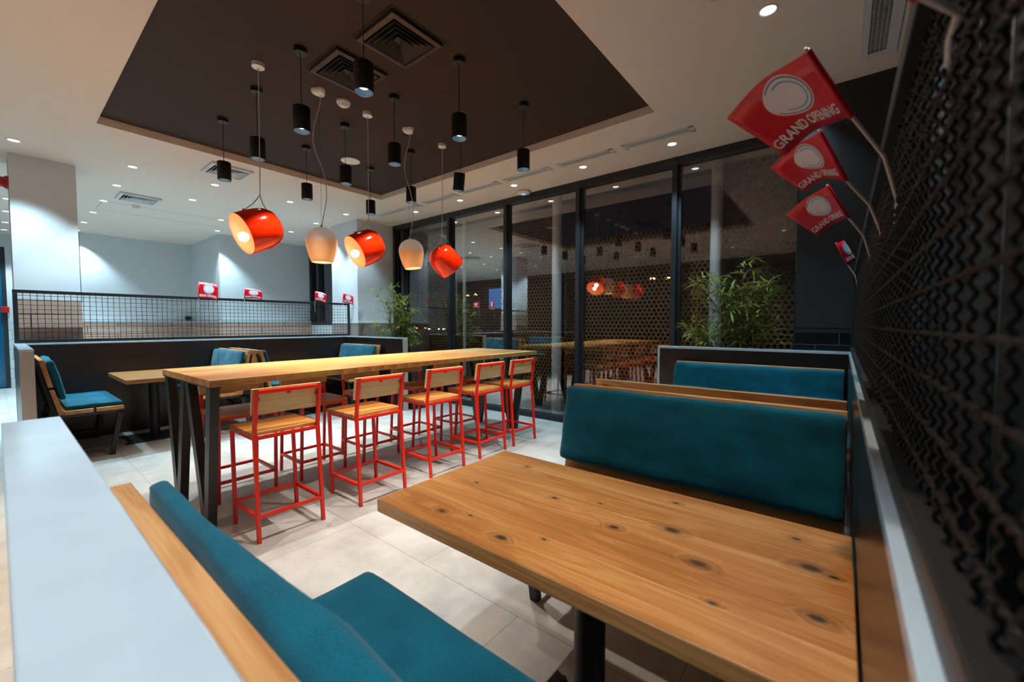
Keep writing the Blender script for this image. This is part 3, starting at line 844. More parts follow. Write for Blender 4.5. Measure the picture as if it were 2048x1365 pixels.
# ------------------------------------------------------------------ stools
def make_stool(label):
    """local: +x is the sitter's back side (rear legs at x=0), seat toward -x; y centred"""
    t = thing('bar_stool', label, 'stool', (0, 0, 0), 0, 'red framed bar stools at the long table')
    hw = .197
    q = .011
    for s in (-1, 1):
        MB().vbar([(0.0, s * hw, 0), (-.048, s * (hw - .004), .655), (-.008, s * (hw - .004), .930)], q, q).build('leg', m_red, t, bevel=.002)
        MB().vbar([(-.395, s * hw, 0), (-.43, s * (hw - .004), .640)], q, q).build('leg', m_red, t, bevel=.002)
        MB().box(-.008 - .0115, -.008 + .0115, s * (hw - .004) - .0115, s * (hw - .004) + .0115, .930, .936).build('end_cap', m_chrome, t)
    # footrest ring
    z = .155
    MB().bar((-.012, -hw, z), (-.012, hw, z), q * 2, q * 2).bar((-.40, -hw, z), (-.40, hw, z), q * 2, q * 2).bar((-.012, -hw, z), (-.40, -hw, z), q * 2, q * 2).bar((-.012, hw, z), (-.40, hw, z), q * 2, q * 2).build('footrest', m_red, t, bevel=.002)
    z = .632
    MB().bar((-.047, -hw, z), (-.047, hw, z), q * 2, q * 2).bar((-.428, -hw, z), (-.428, hw, z), q * 2, q * 2).bar((-.047, -hw + .003, z), (-.43, -hw + .003, z), q * 2, q * 2).bar((-.047, hw - .003, z), (-.43, hw - .003, z), q * 2, q * 2).build('seat_frame', m_red, t, bevel=.002)
    MB().box(-.445, -.062, -hw - .012, hw + .012, .643, .667).build('seat', m_stoolwood, t, bevel=.003)
    MB().bar((-.010, -hw, .918), (-.010, hw, .918), q * 2, q * 2).build('back_rail', m_red, t, bevel=.002)
    MB().prism([(-.066, .775), (-.046, .775), (-.022, .938), (-.042, .938)], 1, -hw - .012, hw + .012).build('backrest', m_stoolback, t, bevel=.003)
    for (yy, zz) in ((0, .900), (-hw + .018, .87), (hw - .018, .87)):
        o = MB().lathe([(.013, 0), (.013, .004), (.006, .007), (0, .007)], 14, mat=Matrix.Rotation(PI / 2, 3, 'Y')).build('bracket', m_red, t)
        o.location = (-.026, yy, zz)
    return t
near_y = [1.152, 1.815, 2.50, 3.135, 3.672]
near_x = [-2.722, -2.705, -2.735, -2.755, -2.755]
near_l = ['nearest red and pine bar stool, front left, closest to the viewer', 'second red bar stool on the near side, right of the closest one',
          'middle red bar stool of the near row of five', 'fourth red bar stool of the near row, next to the last',
          'last red bar stool of the near row, at the window end of the table']
st0 = make_stool(near_l[0])
st0.location = (near_x[0], near_y[0], 0)
for i in range(1, 5):
    dup(st0, (near_x[i], near_y[i], 0), math.radians((0, .8, -.8, .5, 0)[i]), near_l[i])
far_y = [1.18, 1.775, 2.36, 2.94, 3.56]
far_l = ['red bar stool on the far side, behind the black V legs at the near end', 'second red bar stool of the far row, seen between the first two near ones',
         'middle red bar stool of the far row under the table', 'fourth red bar stool of the far row under the table', 'far row red bar stool nearest the windows']
for i in range(5):
    dup(st0, (-3.945, far_y[i], 0), PI, far_l[i])

# ------------------------------------------------------------------ lights
def spot(name, loc, power, col, angle, blend=.4, size=.03, parent=None, rot=(0, 0, 0)):
    ld = bpy.data.lights.new(name, 'SPOT'); ld.energy = power; ld.color = col; ld.spot_size = math.radians(angle); ld.spot_blend = blend; ld.shadow_soft_size = size
    o = bpy.data.objects.new(name, ld); COL.objects.link(o); o.location = loc; o.rotation_euler = rot
    if parent: o.parent = parent
    return o
def pointl(name, loc, power, col, size=.03, parent=None):
    ld = bpy.data.lights.new(name, 'POINT'); ld.energy = power; ld.color = col; ld.shadow_soft_size = size
    o = bpy.data.objects.new(name, ld); COL.objects.link(o); o.location = loc
    if parent: o.parent = parent
    return o

def make_cyl(label):
    t = thing('cylinder_pendant', label, 'pendant lamp', (0, 0, ZR), 0, 'black cylinder pendants')
    MB().lathe([(0, 0), (.042, 0), (.042, -.035), (0, -.037)], 24).build('canopy', m_black, t, smooth=True)
    MB().tube([(0, 0, -.035), (0, 0, -.40)], .0028, 6).build('cord', m_black, t)
    MB().lathe([(0, -.40), (.052, -.40), (.055, -.404), (.055, -.565), (.050, -.565), (.050, -.53)], 32).build('housing', m_blackm, t, smooth=True)
    MB().lathe([(.050, -.563), (.034, -.535), (0, -.535)], 32).build('reflector', m_cyl_in, t, smooth='full')
    MB().lathe([(.024, -.5365), (0, -.5365)], 20).build('led', m_led, t)
    return t
gx = [-4.545, -3.757, -2.98, -2.203]; gy = [1.378, 2.142, 2.912]
rown = ['nearest row', 'middle row', 'row nearest the windows']; coln = ['leftmost', 'second from left', 'second from right', 'rightmost']
proto = None
for j, y in enumerate(gy):
    for i, x in enumerate(gx):
        lab = 'black cylinder pendant, %s in the %s' % (coln[i], rown[j])
        if (i, j) == (2, 2): lab = 'black cylinder pendant hanging tilted, second from right in the row nearest the windows'
        if (i, j) == (3, 0): lab = 'largest black cylinder pendant, lit, in front of the square ceiling diffusers'
        if proto is None:
            proto = make_cyl(lab); proto.location = (x, y, ZR); o = proto
        else:
            o = dup(proto, (x, y, ZR), 0, lab)
        if (i, j) == (2, 2):
            for ch in o.children:
                if ch.name.split('.')[0] in ('housing', 'reflector', 'led'):
                    R = Matrix.Rotation(math.radians(11), 4, Vector((.3, 1, 0)).normalized())
                    ch.matrix_local = Matrix.Translation((0, 0, -.40)) @ R @ Matrix.Translation((-.01, 0, .38))
                if ch.name.split('.')[0] == 'canopy': pass
        spot('pendant_light', (x, y, ZR - .575), P_CYL, C_CYL, 68, .6, .004)

# coloured pendants
def dirs(px, py):
    return ((px - 1024) / 825.46 * right - (py - 682.5) / 825.46 * upv + fwd)
def basis_from(view, ix, iy, away):
    """axis given in image-plane components (right, up) plus away along the sight line"""
    v = view.normalized()
    r_ = v.cross(Vector((0, 0, 1))).normalized(); u_ = r_.cross(v)
    a = (r_ * ix + u_ * iy + v * away).normalized()
    return a
def orange_lamp(x, y, ctr, axis, label, apex, lit=True):
    t = thing('orange_pendant', label, 'pendant lamp', (x, y, ZR), 0, 'orange red dome pendants')
    off = Vector((x, y, ZR))
    MB().lathe([(0, 0), (.042, 0), (.042, -.030), (.03, -.034), (.006, -.036), (.006, -.05), (0, -.05)], 24).build('canopy', m_whitepl, t, smooth=True)
    c = Vector(ctr) - off          # centre of shade
    q = Vector((0, 0, 1)).rotation_difference(axis).to_matrix()
    prof = [(.148, -.125), (.150, -.118), (.153, -.05), (.152, .02), (.143, .075), (.120, .115), (.085, .140), (.04, .151), (0, .153)]
    MB().lathe(prof, 48, c, q).build('shade', m_orange, t, smooth='full')
    inner = [(.148, -.125), (.145, -.12), (.148, -.05), (.147, .018), (.138, .070), (.115, .109), (.08, .132), (0, .144)]
    MB().lathe(inner, 48, c, q).build('shade_liner', m_liner, t, smooth='full')
    MB().lathe([(.02, .14), (.02, .07), (0, .07)], 16, c, q).build('socket', m_whitepl, t)
    bp_ = q @ Vector((0, 0, -.050)) + (Vector((0, 0, -.55)) - right * .85).normalized() * .072  # bulb moved to the rim, imitating its glare on the liner
    MB().lathe([(0, .035), (.02, .03), (.034, .01), (.034, -.008), (.022, -.028), (0, -.035)], 24, c + bp_, q).build('bulb', m_bulb_glare, t, smooth='full')
    # cable and V strap
    ap = Vector(apex) - off
    MB().tube([(0, 0, -.05), (ap.x * .5 + .004, ap.y * .5, ap.z * .5), ap], .0034, 6).build('cable', m_cord_w, t)
    side = axis.cross(Vector((0, 0, 1))).normalized() if abs(axis.z) < .95 else right
    # strap ends: front rim lug and crown
    p1 = c + q @ Vector((0, 0, 0)) + (Vector((0, 0, 1)) - axis * axis.z).normalized() * .150 - axis * .04
    p2 = c + (Vector((0, 0, 1)) - axis * axis.z).normalized() * .10 + axis * .125
    for pe in (p1, p2):
        mid = ap.lerp(pe, .5) + (pe - ap).cross(view_dir).normalized() * (.012 if pe is p1 else -.012)
        MB().tube([ap, mid, pe], .0034, 6).build('strap', m_cord_w, t)
    MB().tube([p1 + Vector((0, 0, .012)), p1 - Vector((0, 0, .012))], .007, 8).build('lug', m_orange, t)
    l = pointl('pendant_bulb_light', Vector(ctr) - axis * .03, P_SHADE, (1.0, .80, .62), .035)
    return t
view_dir = fwd
def ctr_at(px, py, x, y):
    d = dirs(px, py); k = (x * d.x + y * d.y) / (d.x ** 2 + d.y ** 2)
    return Vector((k * d.x, k * d.y, CAMH + k * d.z))
cA = ctr_at(517, 460, -3.39, 1.26)
aA = basis_from(cA - Vector((0, 0, CAMH)), .86, .34, .42)
orange_lamp(-3.391, 1.261, cA, aA, 'orange dome pendant at left, nearest, opening turned to lower left', ctr_at(520, 391, -3.391, 1.261))
cB = ctr_at(733, 495, -3.40, 2.16)
aB = basis_from(cB - Vector((0, 0, CAMH)), .80, .40, .45)
orange_lamp(-3.401, 2.16, cB, aB, 'orange dome pendant in the middle, between the two white glass ones', ctr_at(737, 438, -3.401, 2.16))
cC = ctr_at(889, 520, -3.37, 3.02)
aC = basis_from(cC - Vector((0, 0, CAMH)), -.62, .70, -.28)
orange_lamp(-3.371, 3.023, cC, aC, 'orange dome pendant furthest right, closed dome turned to us', ctr_at(884, 470, -3.371, 3.023))

def white_lamp(x, y, topz, tilt, label, wig):
    t = thing('white_glass_pendant', label, 'pendant lamp', (x, y, ZR), 0, 'white glass pendants')
    # rounded triangular canopy
    P = []
    for k in range(36):
        a = 2 * PI * k / 36
        P.append(.052 * (1 + .16 * math.cos(3 * a)))
    mb = MB(); rings = []
    for (s, z) in ((1, 0), (1.02, -.012), (.9, -.03), (.6, -.042), (.15, -.046)):
        rings.append([mb.bm.verts.new((P[k] * s * math.cos(2 * PI * k / 36), P[k] * s * math.sin(2 * PI * k / 36), z)) for k in range(36)])
    for a, b in zip(rings, rings[1:]):
        for k in range(36): mb.bm.faces.new((a[k], a[(k + 1) % 36], b[(k + 1) % 36], b[k]))
    mb.bm.faces.new(rings[-1])
    mb.build('canopy', m_whitepl, t, smooth='full')
    dz = topz - ZR
    # wavy flex
    pts = []
    n = 40
    for k in range(n + 1):
        f_ = k / n
        s = wig * math.sin(f_ * PI * 2.05 - .2) * (math.sin(f_ * PI) ** .6) * (1 if f_ < .55 else .7)
        pts.append(Vector((0, 0, -.04 + (dz + .02) * f_)) - right * s + right * (.012 * (1 - f_)))
    MB().tube(pts, .0038, 6).build('cable', m_cord_w, t)
    MB().tube([(0, 0, -.04), (0, 0, dz)], .0009, 5).build('suspension_wire', m_grey_steel, t)
    q = Matrix.Rotation(math.radians(tilt), 3, fwd)
    c = Vector((0, 0, dz))
    prof = [(0, 0), (.02, -.002), (.055, -.012), (.090, -.036), (.112, -.07), (.1205, -.105), (.120, -.14), (.114, -.18), (.104, -.22), (.092, -.26), (.084, -.282), (.078, -.290)]
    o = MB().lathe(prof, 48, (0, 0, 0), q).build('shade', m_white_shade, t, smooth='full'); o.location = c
    md = o.modifiers.new('solid', 'SOLIDIFY'); md.thickness = .003
    MB().lathe([(0, .02), (.008, .02), (.010, 0), (.02, -.004), (.022, -.03), (0, -.03)], 16, c, q).build('cap', m_cord_w, t, smooth='full')
    bc = c + q @ Vector((0, 0, -.15))
    MB().lathe([(0, .04), (.02, .034), (.036, .01), (.036, -.01), (.022, -.03), (0, -.036)], 20, bc, q).build('bulb', m_bulb_soft, t, smooth='full')
    pointl('pendant_bulb_light', Vector((x, y, ZR)) + bc + q @ Vector((0, 0, -.06)), 1.0, C_NEUT2, .04)
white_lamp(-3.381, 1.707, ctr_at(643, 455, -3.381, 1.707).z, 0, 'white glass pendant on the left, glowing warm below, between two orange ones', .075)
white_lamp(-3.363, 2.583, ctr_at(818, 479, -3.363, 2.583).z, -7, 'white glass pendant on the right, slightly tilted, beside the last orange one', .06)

# recessed downlights
def make_down(label):
    t = thing('recessed_downlight', label, 'ceiling light', (0, 0, ZC), 0, 'recessed ceiling downlights')
    MB().lathe([(.040, .0), (.052, -.001), (.052, -.004), (.046, -.006), (.040, -.002)], 28).build('trim_ring', m_whitepl, t, smooth=True)
    MB().lathe([(0, -.001), (.041, -.001)], 24).build('lens', m_led_dim, t)
    return t
D = {(-6.522, .17): 'beside the white pillar top, far left', (-6.528, 1.058): 'first in the row right of the pillar', (-7.558, 1.059): 'second in the row right of the pillar',
     (-8.654, 1.063): 'third in the row right of the pillar', (-9.675, 1.059): 'fourth in the row right of the pillar', (-10.748, 1.055): 'fifth in the row right of the pillar', (-11.75, 1.055): 'against the far left wall',
     (-6.515, 1.867): 'below the square vent near the recess', (-7.556, 1.878): 'beyond the square vent near the recess', (-8.605, 2.541): 'left of the nearest orange pendant, upper', (-9.669, 2.79): 'left of the nearest orange pendant, lower',
     (-6.535, 2.823): 'above the left white glass pendant', (-7.549, 3.71): 'beside the top of the left white glass pendant', (-6.541, 3.724): 'above the corner pillar', (-8.63, 3.735): 'between the orange and white pendants',
     (-8.659, .152): 'first in the strip left of the pillar', (-9.622, .162): 'second in the strip left of the pillar', (-10.697, .163): 'third in the strip left of the pillar', (-11.863, .163): 'fourth in the strip left of the pillar', (-12.819, .16): 'last in the strip left of the pillar',
     (-.388, 2.881): 'large bright one near the top right edge', (-.388, 4.0): 'hidden behind the top of the nearest red flag', (-1.405, 4.367): 'rightmost visible in the row along the window head', (-2.416, 4.348): 'second from right along the window head', (-3.446, 4.349): 'third from right along the window head, beside the round sensor',
     (-4.484, 4.368): 'fourth from right along the window head', (-5.508, 4.354): 'leftmost of the row along the window head'}
p0 = None
for (x, y), w_ in D.items():
    lab = 'small round recessed downlight, ' + w_
    if p0 is None:
        p0 = make_down(lab); p0.location = (x, y, ZC)
    else:
        dup(p0, (x, y, ZC), 0, lab)
    pw = P_COOL
    if x > -6: pw = P_COOL * .62
    if (x, y) == (-.388, 4.0): pw = P_COOL * .25
    if (x, y) == (-.388, 2.881): pw = P_COOL * .45
    spot('downlight_beam', (x, y, ZC - .012), pw, C_COOL, 92, .55, .03)
# unseen downlights added above and behind the viewer for table, ledge and ceiling light
for x, y, pw, cc in ((-.388, 1.35, 80, (1.0, .86, .70)), (-4.5, -1.5, 380, (1.0, .80, .62)), (-3.3, -1.4, 380, (1.0, .80, .62)), (-2.1, -1.5, 260, (1.0, .80, .62))):
    dup(p0, (x, y, ZC), 0, 'small round recessed downlight added unseen above and behind the viewer', 'added downlights behind the viewer')
    spot('downlight_beam', (x, y, ZC - .012), pw, cc, 100 if y > 0 else 80, .6, .03)
for x, y in ((-.95, -.12), (-6.0, -1.1), (-7.6, -1.1), (-9.2, -1.1)):
    dup(p0, (x, y, ZC), 0, 'small round recessed downlight added unseen above and behind the viewer', 'added downlights behind the viewer')
    spot('downlight_beam', (x, y, ZC - .012), P_COOL * (1.0 if x > -2 else .9), C_COOL if x < -2 else C_NEUT, 92 if x < -2 else 72, .55, .03)
for x, y in ((.29, 2.88),):
    dup(p0, (x, y, ZC), 0, 'small round recessed downlight beyond the right mesh', 'downlights beyond the right mesh')
    spot('downlight_beam', (x, y, ZC - .012), P_COOL * .16, C_COOL, 80, .55, .03)

# ------------------------------------------------------------------ vents
def square_vent(x, y, z, s, mat, label, gap=None):
    t = thing('square_diffuser', label, 'air vent', (x, y, z))
    f = MB()
    def ring(a, b, z0, z1):
        # frustum ring from half size a at z0 to b at z1
        A = [f.bm.verts.new((sx * a, sy * a, z0)) for sx, sy in ((-1, -1), (1, -1), (1, 1), (-1, 1))]
        B = [f.bm.verts.new((sx * b, sy * b, z1)) for sx, sy in ((-1, -1), (1, -1), (1, 1), (-1, 1))]
        for i in range(4): f.bm.faces.new((A[i], A[(i + 1) % 4], B[(i + 1) % 4], B[i]))
    h = s / 2
    ring(h, h, 0, -.026); ring(h, h * .84, -.026, -.030); ring(h * .84, h * .82, -.030, -.001)
    f.build('frame', mat, t)
    f = MB()
    for k, a in enumerate((.70, .54, .38, .22)):
        ring(h * (a + .06), h * (a - .05), -.034, -.003); ring(h * (a + .06), h * (a + .045), -.034, -.034); ring(h * (a + .045), h * (a - .065), -.034, -.003)
    A = [f.bm.verts.new((sx * h * .15, sy * h * .15, -.004)) for sx, sy in ((-1, -1), (1, -1), (1, 1), (-1, 1))]
    ap = f.bm.verts.new((0, 0, -.034))
    for i in range(4): f.bm.faces.new((A[i], A[(i + 1) % 4], ap))
    f.build('louvres', mat, t)
    MB().box(-h * .82, h * .82, -h * .82, h * .82, -.0005, .0).build('duct_opening', m_void, t)
    if gap:
        g = MB(); w = .004; e = h + .018
        g.box(-e - .05, e + .05, e, e + w, -.0012, 0); g.box(-e, e, -e - w, -e, -.0012, 0)
        g.box(-e - w, -e, -e, e, -.0012, 0); g.box(e, e + w, -e, e, -.0012, 0)
        g.build('panel_gap', m_void, t)
square_vent(-2.37, 1.755, ZR, .40, m_darkvent, 'dark square ceiling diffuser nearest the top edge of the picture', True)
square_vent(-2.955, 1.722, ZR, .40, m_darkvent, 'dark square ceiling diffuser partly behind the large lit cylinder pendant', True)
square_vent(-5.79, 1.79, ZC, .42, m_greyvent, 'white square vent behind the leftmost black cylinder pendant')
square_vent(-8.07, 1.36, ZC, .45, m_greyvent, 'white square vent further left, above the smoke detector')

def slot(x0, x1, y0, y1, label):
    t = thing('slot_diffuser', label, 'air vent', ((x0 + x1) / 2, (y0 + y1) / 2, ZC), 0, 'slot diffusers along the window head')
    hx, hy = (x1 - x0) / 2, (y1 - y0) / 2
    MB().box(-hx, hx, -hy, -hy + .022, -.006, 0).box(-hx, hx, hy - .022, hy, -.006, 0).box(-hx, -hx + .05, -hy, hy, -.006, 0).box(hx - .05, hx, -hy, hy, -.006, 0).build('frame', m_greyvent, t, bevel=.002)
    MB().box(-hx + .04, hx - .04, -hy + .02, hy - .02, -.0008, 0).build('duct_opening', m_void, t)
    s = MB()
    for k in range(4):
        yy = -hy + .032 + k * ((2 * hy - .06) / 3)
        s.box(-hx + .045, hx - .045, yy - .007, yy + .004, -.0045, -.0009)
    s.build('slats', m_greyvent, t)
xs = [(-1.83, -1.13), (-2.63, -1.93), (-3.43, -2.73), (-4.22, -3.52), (-5.02, -4.32), (-6.2, -5.12)]
nm = ['rightmost', 'second from right', 'third from right', 'fourth from right', 'fifth from right', 'leftmost, longest']
for (a, b), q in zip(xs, nm):
    slot(a, b, 4.075, 4.205, 'white slot diffuser in the ceiling along the windows, %s' % q)
# return-air grille at the right
t = thing('return_air_grille', 'white framed return air grille in the ceiling at upper right', 'air vent', (.13, 2.6, ZC))
MB().box(-.085, -.045, -1.2, 1.22, -.008, 0).box(.05, .105, -1.2, 1.22, -.008, 0).box(-.045, .05, 1.16, 1.22, -.008, 0).box(-.045, .05, -1.2, -1.15, -.008, 0).build('frame', m_greyvent, t, bevel=.002)
MB().box(-.05, .055, -1.16, 1.17, -.001, 0).build('duct_opening', m_void, t)
g = MB()
for k in range(4): g.box(-.034 + k * .022, -.031 + k * .022, -1.15, 1.16, -.007, -.0015)
for k in range(150): g.box(-.045, .05, -1.14 + k * .0153, -1.137 + k * .0153, -.004, -.001)
g.build('grille_bars', m_greyvent, t)

def smoke(x, y, z, label):
    t = thing('smoke_detector', label, 'smoke detector', (x, y, z))
    MB().lathe([(.056, 0), (.056, -.018), (.050, -.022), (.046, -.034), (.026, -.036), (.026, -.046), (.018, -.05), (0, -.05)], 32).build('housing', m_whitepl, t, smooth=True)
    s = MB()
    for k in range(7):
        a0 = 2 * PI * k / 7; s.tube([(.037 * math.cos(a0 + q * .1), .037 * math.sin(a0 + q * .1), -.0355) for q in range(6)], .0022, 5)
    s.build('sensor_slots', m_void, t)
smoke(-3.389, 1.923, ZR, 'round white smoke detector on the dark ceiling between the pendants')
smoke(-8.60, 1.42, ZC, 'round smoke detector on the white ceiling below the far left vent')
t = thing('ceiling_speaker', 'flat round beige ceiling speaker on the dark ceiling', 'speaker', (-4.542, 2.653, ZR))
MB().lathe([(.105, 0), (.105, -.006), (.09, -.010), (0, -.010)], 36).build('grille', m_whitepl, t, smooth=True)
t = thing('wifi_access_point', 'round white access point on the ceiling just before the windows', 'access point', (-3.494, 4.62, ZC))
MB().lathe([(.09, 0), (.095, -.01), (.10, -.018), (.085, -.034), (.05, -.040), (0, -.041)], 36).build('housing', m_whitepl, t, smooth='full')
MB().lathe([(.03, -.0405), (.0, -.0425)], 20).build('status_light', emit('blue_status_light', (.2, .45, 1), 1.5), t)
MB().tube([(-.09, -.01, -.012), (-.15, -.03, -.02), (-.19, 0, -.006), (-.17, .03, -.002), (-.22, .04, -.002)], .003, 6).build('cable', m_cord_w, t)
t = thing('fire_sounder', 'red dome fire alarm sounder on the left of the white pillar', 'alarm', (-7.0 - .15, .136, 2.87))
MB().lathe([(.07, 0), (.07, .02), (.055, .035), (.05, .075), (.03, .09), (0, .092)], 28, (0, 0, 0), Matrix.Rotation(PI / 2, 3, 'X')).build('dome', m_fire, t, smooth=True)
t = thing('fire_call_point', 'small red fire call point beside the blue-lit glass door', 'alarm', (-13.42, .13, 1.62))
MB().box(0, .05, -.055, .055, -.06, .06).build('housing', m_callpt, t, bevel=.01)
t = thing('wall_socket', 'small black box on the ledge of the far wall', 'socket box', (-9.93, 2.87, 1.41))
t.location = (-11.90, 2.80, 1.402)
MB().box(-.04, .04, -.05, .05, 0, .10).build('housing', m_black, t, bevel=.005)
g = MB()
for (a, b, c_, d_) in ((-9.05, -9.05, 1.27, 1.62), (-6.6, -6.6, 2.55, 2.85)):
    pass
# hatch lines in white ceiling
t = thing('access_hatch', 'thin outlined access hatch in the white ceiling at left', 'hatch', (-9.0, 2.0, ZC))
MB().box(-.35, -.344, -.95, .95, -.001, 0).box(.344, .35, -.95, .95, -.001, 0).box(-.35, .35, -.95, -.944, -.001, 0).box(-.35, .35, .944, .95, -.001, 0).build('outline_gap', simple('hatch_gap', rgb(120, 122, 124), rough=.9), t)

# menu screens behind the viewer (seen as reflections)
for (a, b), w_ in (((-11.5, -10.75), 'left'), ((-10.55, -9.8), 'right')):
    t = thing('menu_screen', '%s one of two blue lit menu screens, seen reflected in the window' % w_, 'screen', ((a + b) / 2, YB + .02, 1.95), 0, 'menu screens on the back wall')
    MB().box(-(b - a) / 2, (b - a) / 2, 0, .05, 0, .85).build('casing', m_black, t)
    MB().box(-(b - a) / 2 + .02, (b - a) / 2 - .02, .05, .054, .02, .83).build('display', m_screen, t)

# ------------------------------------------------------------------ plants
def leaf(mb, base, d, up, length, width):
    d = d.normalized(); s = d.cross(up)
    if s.length < 1e-3: s = Vector((1, 0, 0))
    s.normalize(); n = s.cross(d)
    prev = None
    K = 4
    for k in range(K + 1):
        f_ = k / K
        w = width * math.sin(PI * min(1, f_ * .92 + .06)) ** .8 * .5
        p = base + d * (length * f_) + Vector((0, 0, -1)) * (length * .35 * f_ * f_) + n * 0
        if k == K:
            cur = (mb.bm.verts.new(p),)
        else:
            cur = (mb.bm.verts.new(p - s * w), mb.bm.verts.new(p + n * (-w * .25)), mb.bm.verts.new(p + s * w))
        if prev:
            if len(cur) == 3:
                mb.bm.faces.new((prev[0], prev[1], cur[1], cur[0])); mb.bm.faces.new((prev[1], prev[2], cur[2], cur[1]))
            else:
                mb.bm.faces.new((prev[0], prev[1], cur[0])); mb.bm.faces.new((prev[1], prev[2], cur[0]))
        prev = cur
def bamboo(x0, x1, yc, stems, label, seed, leaf_l=.125, zb=.80):
    YP = yc - .10
    rnd = random.Random(seed)
    t = thing('potted_bamboo', label, 'plant', ((x0 + x1) / 2, yc, 0))
    off = Vector(((x0 + x1) / 2, yc, 0))
    hx = (x1 - x0) / 2
    MB().box(-hx, hx, -.15, .15, 0, zb).build('planter', m_planter, t, bevel=.01)
    MB().box(-hx + .02, hx - .02, -.14, .14, zb - .02, zb + .004).build('soil', m_soil, t)
    lv = MB()
    for (bx, by, tx, ty, tz, dens) in stems:
        b = Vector((bx, by, zb)) - Vector((off.x, off.y, 0)); e = Vector((tx, ty, tz)) - Vector((off.x, off.y, 0))
        pts = []
        K = 12
        for k in range(K + 1):
            f_ = k / K
            g_ = f_ ** 1.7
            pts.append(Vector((b.x + (e.x - b.x) * g_, b.y + (e.y - b.y) * g_, b.z + (e.z - b.z) * (1 - (1 - f_) ** 1.25))))
        MB().tube(pts, [.006 * (1 - .75 * k / K) + .0012 for k in range(K + 1)], 6).build('stem', m_stem, t, smooth='full')
        # side twigs with leaves
        nt_ = int(dens)
        for q in range(nt_):
            f_ = .30 + .70 * (q + rnd.random()) / nt_
            k = min(K - 1, int(f_ * K)); p = pts[k].lerp(pts[k + 1], f_ * K - k)
            a = rnd.uniform(0, 2 * PI)
            L = rnd.uniform(.05, .17) * (1.25 - f_ * .5)
            td = Vector((math.cos(a), math.sin(a) * .7, rnd.uniform(.1, .9))).normalized()
            if p.y + td.y * L + off.y > YW - .06: td.y = -abs(td.y)
            end = p + td * L
            if x1 > -1 and end.x + off.x > -.40: continue
            if end.z < 1.15 and end.y + off.y < YP: continue
            lv.tube([p, p.lerp(end, .5) + Vector((0, 0, .01)), end], .0012, 4, cap=False)
            for j in range(rnd.randint(4, 7)):
                g_ = rnd.uniform(.35, 1.0)
                lp = p.lerp(end, g_)
                ld = (td * .8 + Vector((rnd.uniform(-1, 1), rnd.uniform(-.8, .8), rnd.uniform(-.5, .7)))).normalized()
                if lp.y + ld.y * leaf_l + off.y > YW - .04: ld.y = -abs(ld.y)
                leaf(lv, lp, ld, Vector((0, 0, 1)), rnd.uniform(.6, 1.25) * leaf_l, rnd.uniform(.013, .019))
    lv.build('foliage', m_leaf, t)
bamboo(-6.30, -5.15, 4.14, [(-5.80, 4.12, -6.32, 4.12, 1.88, 20), (-5.75, 4.16, -5.85, 4.14, 1.93, 26), (-5.7, 4.12, -5.52, 4.12, 1.76, 30), (-5.65, 4.16, -5.28, 4.12, 1.50, 28),
        (-5.80, 4.12, -6.05, 4.12, 1.72, 22), (-5.95, 4.12, -6.38, 4.10, 1.30, 20), (-5.55, 4.12, -5.20, 4.1, 1.22, 24), (-5.5, 4.15, -5.30, 4.1, 1.02, 22), (-5.7, 4.15, -5.70, 4.14, 1.62, 28), (-5.62, 4.15, -5.45, 4.12, 1.38, 28)],
       'green bamboo plant behind the left booth, beside the corner pillar', 3)
bamboo(-1.25, -.42, 4.33, [(-.75, 4.3, -1.14, 4.25, 1.74, 26), (-.72, 4.33, -.72, 4.3, 1.90, 18), (-.7, 4.3, -.50, 4.25, 1.70, 26), (-.8, 4.3, -.95, 4.3, 1.72, 24), (-.66, 4.3, -.55, 4.3, 1.66, 26),
        (-.85, 4.3, -1.16, 4.2, 1.30, 24), (-.6, 4.3, -.50, 4.22, 1.32, 20), (-.75, 4.3, -.80, 4.25, 1.60, 26), (-.7, 4.3, -.62, 4.2, 1.50, 26), (-.9, 4.25, -1.05, 4.2, 1.22, 22)],
       'green bamboo plant behind the back partition at right, before the windows', 5)
t = thing('handle_reflection', 'pair of slim brass hoops added for a gold handle reflection at the right-hand bamboo', 'added reflection', (-1.08, 4.13, 0))  # hoops added in place of a gold handle reflection
MB().tube([(-.03, 0, 0), (-.03, 0, 1.80), (.0, 0, 1.80), (.0, 0, 0)], .0028, 6).build('hoop', m_brass, t)
MB().tube([(.012, 0, 0), (.012, 0, 1.79), (.04, 0, 1.79), (.04, 0, 0)], .0028, 6).build('hoop', m_brass, t)

# ------------------------------------------------------------------ flags
def text_mesh(s, size, off=.0):
    cu = bpy.data.curves.new('lettering', 'FONT'); cu.body = s; cu.size = size; cu.align_x = 'CENTER'; cu.align_y = 'CENTER'; cu.offset = off; cu.resolution_u = 3
    ob = bpy.data.objects.new('tmp_text', cu); COL.objects.link(ob)
    dg = bpy.context.evaluated_depsgraph_get(); dg.update()
    me = bpy.data.meshes.new_from_object(ob.evaluated_get(dg))
    bpy.data.objects.remove(ob)
    return me
TXT = text_mesh('GRAND OPENING', .0235, .0005)
